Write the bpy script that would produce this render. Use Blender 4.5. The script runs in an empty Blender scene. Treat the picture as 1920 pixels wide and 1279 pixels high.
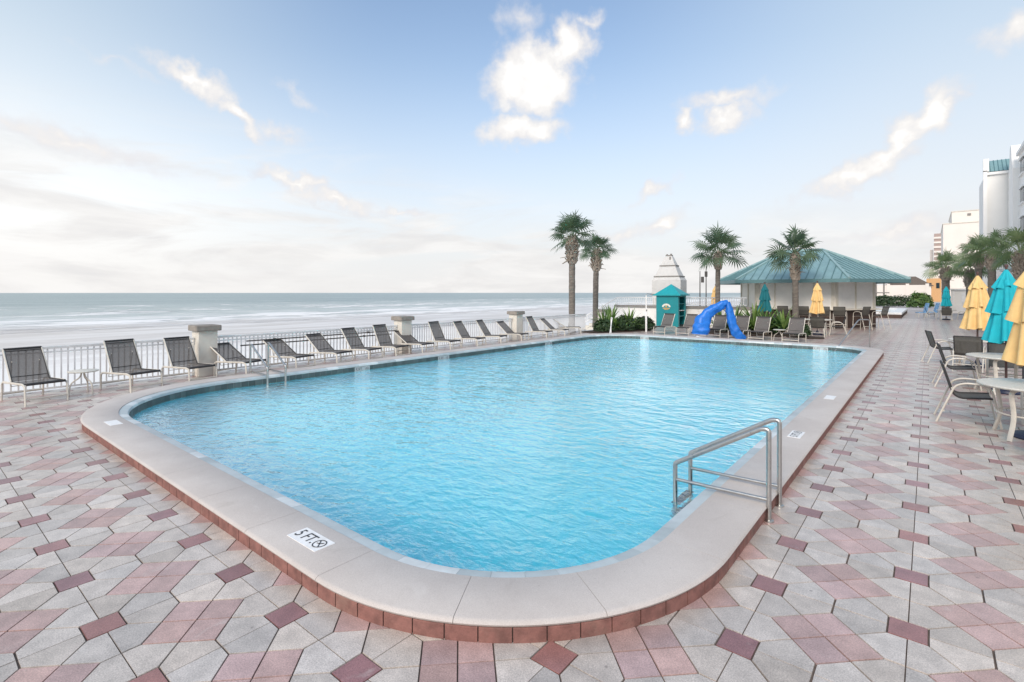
import bpy, bmesh, math, random
from math import radians as R, pi, sin, cos, tan, atan2, sqrt
from mathutils import Vector, Matrix, noise as mnoise

scene = bpy.context.scene
COL = scene.collection
rng = random.Random(7)

# ------------------------------------------------------------------ camera
# world: +Y runs along the pool's long side, +X to the hotel, z = 0 the paving
cam_d = bpy.data.cameras.new('camera')
cam = bpy.data.objects.new('camera', cam_d)
COL.objects.link(cam)
cam.location = (0, 0, 2.0)
cam.rotation_euler = (R(90), 0, R(39.206))
cam_d.sensor_width = 36
cam_d.lens = 957.67 / 1920 * 36
cam_d.shift_y = -(639.5 - 549.0) / 1920
cam_d.clip_start = 0.05
cam_d.clip_end = 30000
scene.camera = cam
scene.view_settings.view_transform = 'Standard'
scene.view_settings.look = 'None'
scene.view_settings.exposure = 0.3
scene.view_settings.gamma = 1.0
scene.cycles.use_denoising = True
scene.cycles.max_bounces = 8
scene.cycles.transparent_max_bounces = 12

# ------------------------------------------------------------------ node helper
class NT:
    def __init__(self, tree):
        self.t = tree
        self.n = tree.nodes
        self.l = tree.links
        for x in list(self.n):
            self.n.remove(x)
    def node(self, typ, **kw):
        x = self.n.new(typ)
        for k, v in kw.items():
            setattr(x, k, v)
        return x
    def set(self, sock, v):
        if isinstance(v, bpy.types.NodeSocket):
            self.l.new(v, sock)
        elif isinstance(v, (tuple, list)) and sock.type == 'RGBA' and len(v) == 3:
            sock.default_value = (*v, 1)
        else:
            sock.default_value = v
    def math(self, op, a, b=None, c=None, clamp=False):
        x = self.node('ShaderNodeMath', operation=op, use_clamp=clamp)
        for i, v in enumerate((a, b, c)):
            if v is not None:
                self.set(x.inputs[i], v)
        return x.outputs[0]
    def vmath(self, op, a, b=None):
        x = self.node('ShaderNodeVectorMath', operation=op)
        self.set(x.inputs[0], a)
        if b is not None:
            self.set(x.inputs[1], b)
        return x.outputs['Value'] if op in ('LENGTH', 'DOT_PRODUCT', 'DISTANCE') else x.outputs[0]
    def mix(self, f, a, b, blend='MIX'):
        x = self.node('ShaderNodeMix', data_type='RGBA', blend_type=blend)
        self.set(x.inputs[0], f); self.set(x.inputs[6], a); self.set(x.inputs[7], b)
        return x.outputs[2]
    def fmix(self, f, a, b):
        x = self.node('ShaderNodeMix', data_type='FLOAT')
        self.set(x.inputs[0], f); self.set(x.inputs[2], a); self.set(x.inputs[3], b)
        return x.outputs[0]
    def sstep(self, v, lo, hi, a=0.0, b=1.0):
        x = self.node('ShaderNodeMapRange', interpolation_type='SMOOTHSTEP')
        self.set(x.inputs[0], v); self.set(x.inputs[1], lo); self.set(x.inputs[2], hi)
        self.set(x.inputs[3], a); self.set(x.inputs[4], b)
        return x.outputs[0]
    def noise(self, vec, scale, detail=4, rough=0.55, dist=0.0, out=0):
        x = self.node('ShaderNodeTexNoise')
        if vec is not None:
            self.set(x.inputs['Vector'], vec)
        x.inputs['Scale'].default_value = scale
        x.inputs['Detail'].default_value = detail
        x.inputs['Roughness'].default_value = rough
        x.inputs['Distortion'].default_value = dist
        return x.outputs[out]
    def mapping(self, vec, loc=(0, 0, 0), rot=(0, 0, 0), scale=(1, 1, 1), kind='POINT'):
        x = self.node('ShaderNodeMapping', vector_type=kind)
        self.set(x.inputs[0], vec)
        x.inputs[1].default_value = loc; x.inputs[2].default_value = rot; x.inputs[3].default_value = scale
        return x.outputs[0]
    def ramp(self, f, stops):
        x = self.node('ShaderNodeValToRGB')
        self.set(x.inputs[0], f)
        e = x.color_ramp.elements
        while len(e) < len(stops):
            e.new(0.5)
        for el, (p, c) in zip(e, stops):
            el.position = p
            el.color = (*c, 1)
        return x.outputs[0]

def srgb(r, g, b):
    f = lambda c: (c / 255 / 12.92) if c / 255 <= 0.04045 else ((c / 255 + 0.055) / 1.055) ** 2.4
    return (f(r), f(g), f(b))

# ------------------------------------------------------------------ world sky and sun
SUN_EL, SUN_AZ = R(35), R(168)          # azimuth clockwise from +Y; soft light from behind the camera
world = bpy.data.worlds.new('World')
scene.world = world
world.use_nodes = True
def build_world():
    w = NT(world.node_tree)
    tc = w.node('ShaderNodeTexCoord')
    d = w.vmath('NORMALIZE', tc.outputs['Generated'])
    sep = w.node('ShaderNodeSeparateXYZ'); w.l.new(d, sep.inputs[0])
    deg = 180 / pi
    az = w.math('MULTIPLY', w.math('ARCTAN2', sep.outputs[0], sep.outputs[1]), deg)
    el = w.math('MULTIPLY', w.math('ARCSINE', sep.outputs[2]), deg)
    cb = w.node('ShaderNodeCombineXYZ'); w.l.new(az, cb.inputs[0]); w.l.new(el, cb.inputs[1])
    p = cb.outputs[0]
    sky = w.node('ShaderNodeTexSky', sky_type='NISHITA')
    sky.sun_disc = False
    sky.sun_elevation = SUN_EL
    sky.sun_rotation = SUN_AZ
    sky.air_density = 1.0; sky.dust_density = 0.6; sky.ozone_density = 1.6
    nish = w.vmath('MULTIPLY', sky.outputs[0], (0.188, 0.197, 0.200))
    # pale sea haze, thick low down and on both sides of the clear patch over the pool
    haze_c = w.ramp(w.math('DIVIDE', el, 40.0), [(0.0, (0.85, 0.84, 0.83)), (0.22, (0.82, 0.85, 0.88)), (0.6, (0.65, 0.76, 0.845)), (1.0, (0.60, 0.74, 0.89))])
    low = w.math('POWER', w.sstep(el, 34.0, 0.0), 1.15)
    side_l = w.math('MULTIPLY', w.sstep(az, -52.0, -92.0), 0.75)
    side_r = w.math('MULTIPLY', w.sstep(az, -32.0, 6.0), 0.62)
    inv = w.math('MULTIPLY', w.math('MULTIPLY', w.math('SUBTRACT', 1.0, low), w.math('SUBTRACT', 1.0, side_l)), w.math('SUBTRACT', 1.0, side_r))
    hz = w.math('SUBTRACT', 1.0, w.math('MULTIPLY', inv, 0.84))
    col = w.mix(hz, nish, haze_c)
    glow = w.math('MULTIPLY', w.sstep(az, -50.0, -85.0), w.sstep(el, 26.0, 8.0))
    glow = w.math('MULTIPLY', glow, w.sstep(el, 0.0, 8.0, 0.5, 1.0))
    col = w.mix(glow, col, w.vmath('MULTIPLY', col, (1.24, 1.21, 1.17)))
    # low banks of cloud above the sea
    pm = w.mapping(p, rot=(0, 0, R(-6)), scale=(0.055, 0.26, 1))
    n1 = w.noise(pm, 1.0, 7, 0.6, 0.6)
    n2 = w.noise(w.mapping(p, loc=(4, 2, 0), scale=(0.10, 0.42, 1)), 1.0, 6, 0.6, 0.4)
    hi_edge = w.fmix(w.sstep(az, -20.0, -70.0), 9.0, 17.0)
    band = w.sstep(w.math('DIVIDE', el, hi_edge), 1.1, 0.45)
    bank = w.math('MULTIPLY', band, w.sstep(n1, 0.40, 0.60))
    bank_c = w.ramp(n2, [(0.30, (0.76, 0.75, 0.755)), (0.46, (0.84, 0.825, 0.815)), (0.60, (0.93, 0.915, 0.90))])
    col = w.mix(w.math('MULTIPLY', bank, 0.85), col, bank_c)
    # separate clouds: az, el, half width, half height, tilt, weight
    CL = [(-37.0, 22.6, 6.0, 4.3, 0, 1.5), (-32.8, 25.6, 3.2, 3.0, 30, 1.1), (-30.6, 28.0, 1.3, 1.0, 0, 0.5), (-38.2, 28.2, 2.4, 2.4, 0, 0.35),
          (-38.2, 17.6, 5.6, 2.0, 4, 1.15),
          (-16.3, 17.3, 3.6, 1.7, 8, 0.95), (-20.4, 17.6, 1.5, 1.4, 40, 0.8), (-16.5, 19.2, 5.5, 1.2, 2, 0.6),
          (-5.4, 11.0, 6.0, 1.5, 20, 0.9), (-0.2, 15.0, 3.6, 1.8, 35, 1.0), (1.4, 15.4, 1.8, 0.9, 5, 0.8), (-2.4, 13.0, 5.0, 1.3, 30, 0.9), (5.2, 20.2, 2.6, 1.6, 10, 0.7),
          (-71.0, 19.6, 4.6, 1.3, -22, 0.85), (-67.2, 17.2, 3.6, 1.1, -40, 0.95), (-63.5, 16.0, 3.2, 0.9, -15, 0.4), (-77.0, 19.7, 3.0, 0.5, -15, 0.3), (-61.5, 19.5, 2.4, 0.7, -18, 0.3),
          (-62.0, 11.4, 5.0, 0.9, -14, 0.7), (-58.0, 9.8, 4.5, 1.0, -10, 0.8), (-51.5, 8.6, 3.4, 0.5, 4, 0.5),
          (-80.0, 12.6, 9.0, 1.3, -10, 0.5),
          (-23.0, 7.4, 3.6, 1.2, 30, 0.65), (-23.8, 10.8, 3.2, 0.9, 30, 0.6), (-27.0, 6.2, 4.0, 1.2, 10, 0.5), (-2.0, 5.6, 6.0, 1.0, 10, 0.5)]
    wob = w.noise(p, 0.36, 6, 0.52, 0.0, out=1)
    wv = w.vmath('SUBTRACT', wob, (0.5, 0.5, 0.5))
    pw = w.vmath('ADD', p, w.vmath('MULTIPLY', wv, (5.0, 4.2, 0.0)))
    dens = None
    for (a, e, ra, re, t, wt) in CL:
        v = w.mapping(pw, loc=(a, e, 0), rot=(0, 0, R(t)), scale=(ra, re, 1), kind='TEXTURE')
        v = w.math('MULTIPLY', w.math('SUBTRACT', 1.0, w.vmath('LENGTH', v)), wt)
        dens = v if dens is None else w.math('MAXIMUM', dens, v)
    fb = w.noise(p, 0.55, 7, 0.52, 0.2)
    dd = w.math('ADD', dens, w.math('MULTIPLY', w.math('SUBTRACT', fb, 0.5), 0.75))
    alpha = w.sstep(dd, -0.12, 0.58)
    bright = w.math('ADD', w.math('MULTIPLY', w.sstep(dd, 0.1, 0.9), 0.6), w.math('MULTIPLY', w.noise(w.vmath('ADD', p, (0.7, -0.5, 0)), 0.5, 5, 0.5), 0.6))
    cl_c = w.ramp(bright, [(0.22, (0.77, 0.765, 0.805)), (0.50, (0.875, 0.845, 0.83)), (0.72, (0.955, 0.925, 0.895)), (0.97, (1.12, 1.09, 1.06))])
    col = w.mix(w.math('MULTIPLY', alpha, 0.93), col, cl_c)
    below = w.sstep(el, -0.5, -6.0)
    col = w.mix(below, col, (0.55, 0.54, 0.52))
    bg = w.node('ShaderNodeBackground')
    w.l.new(col, bg.inputs[0])
    bg.inputs[1].default_value = 0.84
    out = w.node('ShaderNodeOutputWorld')
    w.l.new(bg.outputs[0], out.inputs[0])
build_world()

sun_d = bpy.data.lights.new('sun', 'SUN')
sun_d.energy = 2.25
sun_d.angle = R(26)
sun_d.color = (1.0, 0.885, 0.775)
sun = bpy.data.objects.new('sun', sun_d)
COL.objects.link(sun)
sv = Vector((sin(SUN_AZ) * cos(SUN_EL), cos(SUN_AZ) * cos(SUN_EL), sin(SUN_EL)))
sun.rotation_euler = sv.to_track_quat('Z', 'Y').to_euler()
sun.location = (0, 0, 40)

# ------------------------------------------------------------------ materials
def new_mat(name):
    m = bpy.data.materials.new(name)
    m.use_nodes = True
    return m, NT(m.node_tree)

def finish(nt, bsdf):
    o = nt.node('ShaderNodeOutputMaterial')
    nt.l.new(bsdf, o.inputs[0])

def mat(name, color, rough=0.6, metal=0.0, var=0.12, scale=6.0, bump=0.0, bscale=60.0, spec=0.5, dirt=None, dscale=1.2, stretch=(1, 1, 1), trans=0.0):
    m, t = new_mat(name)
    tc = t.node('ShaderNodeTexCoord')
    v = t.mapping(tc.outputs['Object'], scale=stretch)
    n = t.noise(v, scale, 5, 0.6)
    k = t.sstep(n, 0.25, 0.75, 1 - var, 1 + var)
    c = t.vmath('MULTIPLY', t.mix(0.0, (*color,), (*color,)), k)
    if dirt:
        dn = t.noise(tc.outputs['Object'], dscale, 6, 0.65, 0.4)
        c = t.mix(t.sstep(dn, 0.52, 0.74, 0.0, 0.55), c, dirt)
    b = t.node('ShaderNodeBsdfPrincipled')
    t.l.new(c, b.inputs['Base Color'])
    t.set(b.inputs['Roughness'], t.sstep(n, 0.2, 0.8, max(0.02, rough - 0.06), min(1, rough + 0.06)))
    b.inputs['Metallic'].default_value = metal
    b.inputs['Specular IOR Level'].default_value = spec
    if trans:
        b.inputs['Subsurface Weight'].default_value = 0.0
    if bump:
        bp = t.node('ShaderNodeBump')
        bp.inputs['Strength'].default_value = bump
        bp.inputs['Distance'].default_value = 0.01
        t.l.new(t.noise(v, bscale, 4, 0.6), bp.inputs['Height'])
        t.l.new(bp.outputs[0], b.inputs['Normal'])
    finish(t, b.outputs[0])
    return m

def sling_mat(name, color, alpha=0.86):
    """woven mesh fabric: see-through between the threads"""
    m, t = new_mat(name)
    tc = t.node('ShaderNodeTexCoord')
    n = t.noise(tc.outputs['Object'], 40, 3, 0.6)
    c = t.vmath('MULTIPLY', t.mix(0.0, (*color,), (*color,)), t.sstep(n, 0.2, 0.8, 0.8, 1.2))
    b = t.node('ShaderNodeBsdfPrincipled')
    t.l.new(c, b.inputs['Base Color'])
    b.inputs['Roughness'].default_value = 0.75
    b.inputs['Alpha'].default_value = alpha
    finish(t, b.outputs[0])
    return m

def leaf_mat(name, c0, c1, rough=0.5):
    m, t = new_mat(name)
    a = t.node('ShaderNodeAttribute', attribute_name='Col')
    f = a.outputs['Fac']
    c = t.mix(f, c0, c1)
    b = t.node('ShaderNodeBsdfPrincipled')
    t.l.new(c, b.inputs['Base Color'])
    b.inputs['Roughness'].default_value = rough
    tr = t.node('ShaderNodeBsdfTranslucent')
    t.l.new(t.vmath('MULTIPLY', c, (1.3, 1.5, 0.8)), tr.inputs[0])
    mx = t.node('ShaderNodeMixShader')
    mx.inputs[0].default_value = 0.22
    t.l.new(b.outputs[0], mx.inputs[1]); t.l.new(tr.outputs[0], mx.inputs[2])
    finish(t, mx.outputs[0])
    return m

M = {}
def paver_mat():
    m, t = new_mat('concrete_paver')
    a = t.node('ShaderNodeAttribute', attribute_name='Col')
    tc = t.node('ShaderNodeTexCoord')
    o = tc.outputs['Object']
    big = t.noise(o, 0.35, 5, 0.6)
    mid = t.noise(o, 7, 5, 0.65)
    fine = t.noise(o, 120, 3, 0.75)
    k = t.math('MULTIPLY', t.sstep(big, 0.3, 0.7, 0.90, 1.07), t.sstep(mid, 0.25, 0.75, 0.82, 1.13))
    k = t.math('MULTIPLY', k, t.sstep(fine, 0.28, 0.72, 0.72, 1.24))
    c = t.vmath('MULTIPLY', a.outputs['Color'], k)
    # darker damp patches and scattered spots
    st = t.noise(o, 1.6, 6, 0.7, 0.5)
    c = t.mix(t.sstep(st, 0.57, 0.76, 0.0, 0.30), c, (0.19, 0.15, 0.13))
    c = t.mix(t.sstep(t.noise(o, 3.7, 6, 0.7, 0.6), 0.60, 0.74, 0.0, 0.28), c, (0.66, 0.62, 0.58))
    sp = t.node('ShaderNodeTexVoronoi'); t.l.new(o, sp.inputs['Vector']); sp.inputs['Scale'].default_value = 3.2
    c = t.mix(t.sstep(sp.outputs['Distance'], 0.045, 0.025, 0.0, 0.45), c, (0.10, 0.08, 0.07))
    b = t.node('ShaderNodeBsdfPrincipled')
    t.l.new(c, b.inputs['Base Color'])
    b.inputs['Roughness'].default_value = 0.31
    b.inputs['Specular IOR Level'].default_value = 0.62
    bp = t.node('ShaderNodeBump'); bp.inputs['Strength'].default_value = 0.2; bp.inputs['Distance'].default_value = 0.003
    t.l.new(t.noise(o, 160, 4, 0.7), bp.inputs['Height'])
    t.l.new(bp.outputs[0], b.inputs['Normal'])
    finish(t, b.outputs[0])
    return m
M['paver'] = paver_mat()
M['joint'] = mat('joint_sand', (0.125, 0.095, 0.08), 0.9, var=0.3, scale=9)
def far_paving():
    m, t = new_mat('distant_paving')
    tc = t.node('ShaderNodeTexCoord'); o = tc.outputs['Object']
    c = t.mix(t.sstep(t.noise(o, 2.4, 3, 0.6), 0.42, 0.62), (0.50, 0.475, 0.455), (0.46, 0.39, 0.38))
    c = t.vmath('MULTIPLY', c, t.sstep(t.noise(o, 0.2, 5, 0.6), 0.3, 0.7, 0.9, 1.08))
    b = t.node('ShaderNodeBsdfPrincipled'); t.l.new(c, b.inputs['Base Color']); b.inputs['Roughness'].default_value = 0.75
    finish(t, b.outputs[0]); return m
M['far_paving'] = far_paving()
def coping_mat():
    m, t = new_mat('coping_stone')
    tc = t.node('ShaderNodeTexCoord'); o = tc.outputs['Object']
    a = t.noise(o, 1.1, 5, 0.6); f = t.noise(o, 150, 4, 0.7); g = t.noise(o, 14, 5, 0.7)
    c = t.mix(t.sstep(a, 0.3, 0.7), (0.51, 0.458, 0.425), (0.585, 0.535, 0.50))
    c = t.vmath('MULTIPLY', c, t.sstep(f, 0.25, 0.75, 0.86, 1.1))
    c = t.mix(t.sstep(g, 0.58, 0.78, 0.0, 0.30), c, (0.40, 0.35, 0.31))
    st = t.noise(o, 2.6, 7, 0.72, 0.8)
    c = t.mix(t.sstep(st, 0.56, 0.72, 0.0, 0.30), c, (0.36, 0.315, 0.28))
    c = t.mix(t.sstep(st, 0.42, 0.28, 0.0, 0.35), c, (0.66, 0.62, 0.585))
    vo = t.node('ShaderNodeTexVoronoi'); t.l.new(o, vo.inputs['Vector']); vo.inputs['Scale'].default_value = 9.0
    c = t.mix(t.sstep(vo.outputs['Distance'], 0.06, 0.03, 0.0, 0.4), c, (0.27, 0.23, 0.2))
    b = t.node('ShaderNodeBsdfPrincipled'); t.l.new(c, b.inputs['Base Color']); b.inputs['Roughness'].default_value = 0.7
    bp = t.node('ShaderNodeBump'); bp.inputs['Strength'].default_value = 0.3; bp.inputs['Distance'].default_value = 0.004
    t.l.new(f, bp.inputs['Height']); t.l.new(bp.outputs[0], b.inputs['Normal'])
    finish(t, b.outputs[0]); return m
M['coping'] = coping_mat()
M['brick'] = mat('red_brick', (0.235, 0.108, 0.090), 0.75, var=0.3, scale=11, bump=0.5, bscale=90, dirt=(0.30, 0.19, 0.15), dscale=3)
M['mortar'] = mat('mortar', (0.10, 0.065, 0.055), 0.9)
def rim_mat():
    m, t = new_mat('glazed_rim_tile')
    tc = t.node('ShaderNodeTexCoord'); o = tc.outputs['Object']
    a = t.node('ShaderNodeAttribute', attribute_name='Col')
    c = t.vmath('MULTIPLY', a.outputs['Color'], t.sstep(t.noise(o, 5, 4, 0.6), 0.3, 0.7, 0.9, 1.08))
    b = t.node('ShaderNodeBsdfPrincipled'); t.l.new(c, b.inputs['Base Color']); b.inputs['Roughness'].default_value = 0.42; b.inputs['Specular IOR Level'].default_value = 0.35
    finish(t, b.outputs[0]); return m
M['rim'] = rim_mat()
M['grout'] = mat('grout', (0.40, 0.42, 0.42), 0.8)
M['water_tile'] = rim_mat(); M['water_tile'].name = 'waterline_tile'
M['plaster'] = mat('pool_plaster', (0.34, 0.83, 0.96), 0.7, var=0.05, scale=1.5)
M['marker'] = mat('marker_white', (0.80, 0.80, 0.80), 0.45, var=0.06, scale=20, dirt=(0.6, 0.58, 0.55), dscale=9)
M['marker_dimmed'] = mat('marker_dimmed', (0.46, 0.47, 0.47), 0.45, var=0.1, scale=20)  # white marker greyed to tone down its bright reflection in the water
M['ink'] = mat('marker_ink', (0.03, 0.03, 0.035), 0.5)
def water_mat():
    m, t = new_mat('pool_water')
    tc = t.node('ShaderNodeTexCoord'); o = tc.outputs['Object']
    sep = t.node('ShaderNodeSeparateXYZ'); t.l.new(o, sep.inputs[0])
    sw = t.noise(o, 0.4, 3, 0.5)
    n0 = t.noise(t.mapping(o, rot=(0, 0, R(50)), scale=(1.0, 1.5, 1)), 1.9, 3, 0.55, 0.8)
    n1 = t.noise(t.mapping(o, rot=(0, 0, R(35)), scale=(1.0, 1.6, 1)), 4.6, 3, 0.5, 0.6)
    n2 = t.noise(t.mapping(o, rot=(0, 0, R(40)), scale=(1.0, 1.8, 1)), 11.0, 3, 0.55, 0.4)
    # livelier water at the far end, where the returns are
    far = t.sstep(t.math('ADD', sep.outputs[1], t.math('MULTIPLY', sw, 6.0)), 6.5, 14.0)
    h = t.math('ADD', t.math('MULTIPLY', n1, t.fmix(far, 0.026, 0.040)), t.math('MULTIPLY', n2, t.fmix(far, 0.009, 0.010)))
    h = t.math('ADD', h, t.math('MULTIPLY', n0, t.fmix(far, 0.020, 0.125)))
    bp = t.node('ShaderNodeBump'); bp.inputs['Strength'].default_value = 1.0; bp.inputs['Distance'].default_value = 1.0
    t.l.new(h, bp.inputs['Height'])
    fr = t.node('ShaderNodeFresnel'); fr.inputs['IOR'].default_value = 1.75; t.l.new(bp.outputs[0], fr.inputs['Normal'])
    geo = t.node('ShaderNodeNewGeometry')
    ff = t.node('ShaderNodeFresnel'); ff.inputs['IOR'].default_value = 1.45
    mean = t.math('ADD', t.math('MULTIPLY', fr.outputs[0], 0.72), t.math('MULTIPLY', ff.outputs[0], 0.30), clamp=True)
    fac = t.math('MULTIPLY', mean, t.math('SUBTRACT', 1.0, geo.outputs['Backfacing']))
    rf = t.node('ShaderNodeBsdfRefraction'); rf.inputs['IOR'].default_value = 1.33; rf.inputs['Roughness'].default_value = 0.0
    rf.inputs['Color'].default_value = (0.37, 0.965, 1.0, 1); t.l.new(bp.outputs[0], rf.inputs['Normal'])
    gl = t.node('ShaderNodeBsdfGlossy'); gl.inputs['Roughness'].default_value = 0.03; gl.inputs['Color'].default_value = (1.9, 1.85, 1.8, 1); t.l.new(bp.outputs[0], gl.inputs['Normal'])  # glossy colour above white: extra brightness put into the water's reflections
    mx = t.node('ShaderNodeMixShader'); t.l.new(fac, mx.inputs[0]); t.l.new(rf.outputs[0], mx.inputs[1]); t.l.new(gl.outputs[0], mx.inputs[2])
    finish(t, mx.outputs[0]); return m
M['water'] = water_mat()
M['steel'] = mat('brushed_steel', (0.50, 0.495, 0.48), 0.32, 1.0, var=0.06, scale=30)
M['white_paint'] = mat('white_paint', (0.83, 0.82, 0.81), 0.45, var=0.05, scale=4, dirt=(0.6, 0.57, 0.53), dscale=2)
M['rail_grey'] = mat('pale_grey_rail', (0.72, 0.72, 0.71), 0.5, var=0.08)
M['stucco'] = mat('cream_stucco', (0.66, 0.62, 0.55), 0.85, var=0.08, scale=3, bump=0.4, bscale=120, dirt=(0.45, 0.41, 0.36))
M['cap'] = mat('weathered_cap', (0.27, 0.24, 0.21), 0.8, var=0.2, bump=0.3, scale=8)
M['white_wall'] = mat('white_wall', (0.84, 0.82, 0.79), 0.7, var=0.06, scale=1.2, dirt=(0.55, 0.53, 0.5))
M['grey_band'] = mat('grey_ledge', (0.24, 0.225, 0.21), 0.7, var=0.15)
M['frame'] = mat('almond_frame', (0.62, 0.58, 0.51), 0.4, var=0.08, scale=9)
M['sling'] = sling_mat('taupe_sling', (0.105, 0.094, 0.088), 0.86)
M['sling_far'] = sling_mat('taupe_sling_lit', (0.125, 0.113, 0.108), 0.95)  # same taupe sling, the far loungers' brighter light put into its colour
M['binding'] = mat('sling_binding', (0.035, 0.033, 0.034), 0.7)
M['rubber'] = mat('rubber', (0.03, 0.03, 0.03), 0.7)
M['trunk'] = mat('palm_trunk', (0.165, 0.145, 0.125), 0.9, var=0.35, scale=5, bump=0.8, bscale=18, stretch=(1, 1, 3.5))
M['boot'] = mat('palm_boots', (0.34, 0.29, 0.24), 0.9, var=0.4, scale=7, bump=0.5, bscale=30)
M['palm_leaf'] = leaf_mat('palm_leaf', (0.046, 0.098, 0.074), (0.19, 0.25, 0.14))
M['palm_leaf_warm'] = leaf_mat('palm_leaf_warm', (0.095, 0.165, 0.09), (0.34, 0.39, 0.20))
M['leaf'] = leaf_mat('strap_leaf', (0.045, 0.11, 0.032), (0.25, 0.36, 0.10))
M['leaf_dark'] = leaf_mat('shrub_leaf', (0.018, 0.045, 0.020), (0.085, 0.145, 0.05))
M['mulch'] = mat('mulch', (0.045, 0.03, 0.022), 0.95, var=0.4, scale=20, bump=0.8, bscale=40)
M['stem'] = mat('plant_stem', (0.12, 0.09, 0.05), 0.85)
def fabric(name, color, var=0.1):
    return mat(name, color, 0.8, var=var, scale=5, bump=0.25, bscale=220)
M['yellow'] = fabric('yellow_canvas', (0.80, 0.54, 0.23))
M['teal'] = fabric('teal_canvas', (0.010, 0.42, 0.50))
M['teal_dark'] = fabric('deep_teal_canvas', (0.008, 0.16, 0.19))
M['pole'] = mat('bronze_pole', (0.10, 0.055, 0.05), 0.45, var=0.1)
M['navy'] = mat('navy_base', (0.012, 0.02, 0.055), 0.5)
M['tabletop'] = mat('stone_tabletop', (0.60, 0.58, 0.52), 0.45, var=0.16, scale=45, bump=0.1)
M['blue'] = mat('blue_vinyl', (0.010, 0.155, 0.58), 0.42, var=0.16, scale=6, bump=0.5, bscale=9)
M['hut'] = mat('teal_board', (0.006, 0.235, 0.265), 0.55, var=0.08, scale=3)
M['hut_roof'] = mat('teal_roof_board', (0.012, 0.33, 0.37), 0.5, var=0.08)
M['hut_dark'] = mat('hut_interior', (0.006, 0.03, 0.035), 0.8)
M['emblem_w'] = mat('emblem_cream', (0.72, 0.70, 0.62), 0.6)
M['emblem_o'] = mat('emblem_gold', (0.62, 0.36, 0.10), 0.6)
M['roof'] = mat('green_metal_roof', (0.20, 0.335, 0.35), 0.36, 0.0, var=0.12, scale=1.6, dirt=(0.24, 0.38, 0.39), dscale=1.0)
M['roof_trim'] = mat('green_metal_trim', (0.105, 0.21, 0.225), 0.42, var=0.08)
M['roof_light'] = mat('pale_green_trim', (0.27, 0.41, 0.42), 0.4, var=0.08)
M['shutter'] = mat('cream_shutter', (0.86, 0.84, 0.80), 0.55, var=0.05, scale=2)
M['post'] = mat('cream_post', (0.66, 0.62, 0.54), 0.6, var=0.06)
M['bar_wood'] = mat('dark_bar_panel', (0.055, 0.034, 0.026), 0.6, var=0.25, scale=7, stretch=(4, 4, 0.6))
M['hotel'] = mat('hotel_white', (0.86, 0.845, 0.82), 0.75, var=0.04, scale=0.3)
M['hotel_panel'] = mat('hotel_panel', (0.80, 0.79, 0.765), 0.75, var=0.04, scale=0.3)
M['beige'] = mat('beige_render', (0.78, 0.72, 0.665), 0.8, var=0.04, scale=0.2)
M['brown'] = mat('brown_tower', (0.40, 0.31, 0.28), 0.8, var=0.1)
M['glass'] = mat('dark_glass', (0.03, 0.045, 0.055), 0.08, var=0.1)
M['thatch'] = mat('brown_roof', (0.14, 0.11, 0.09), 0.9, var=0.3)
M['orange'] = mat('orange_render', (0.62, 0.36, 0.17), 0.8, var=0.1)
M['sign_white'] = mat('sign_white', (0.82, 0.82, 0.82), 0.4)
M['lamp_dark'] = mat('lamp_iron', (0.06, 0.055, 0.05), 0.5)
M['towel'] = mat('blue_striped_towel', (0.20, 0.36, 0.55), 0.9, var=0.5, scale=9)

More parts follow.
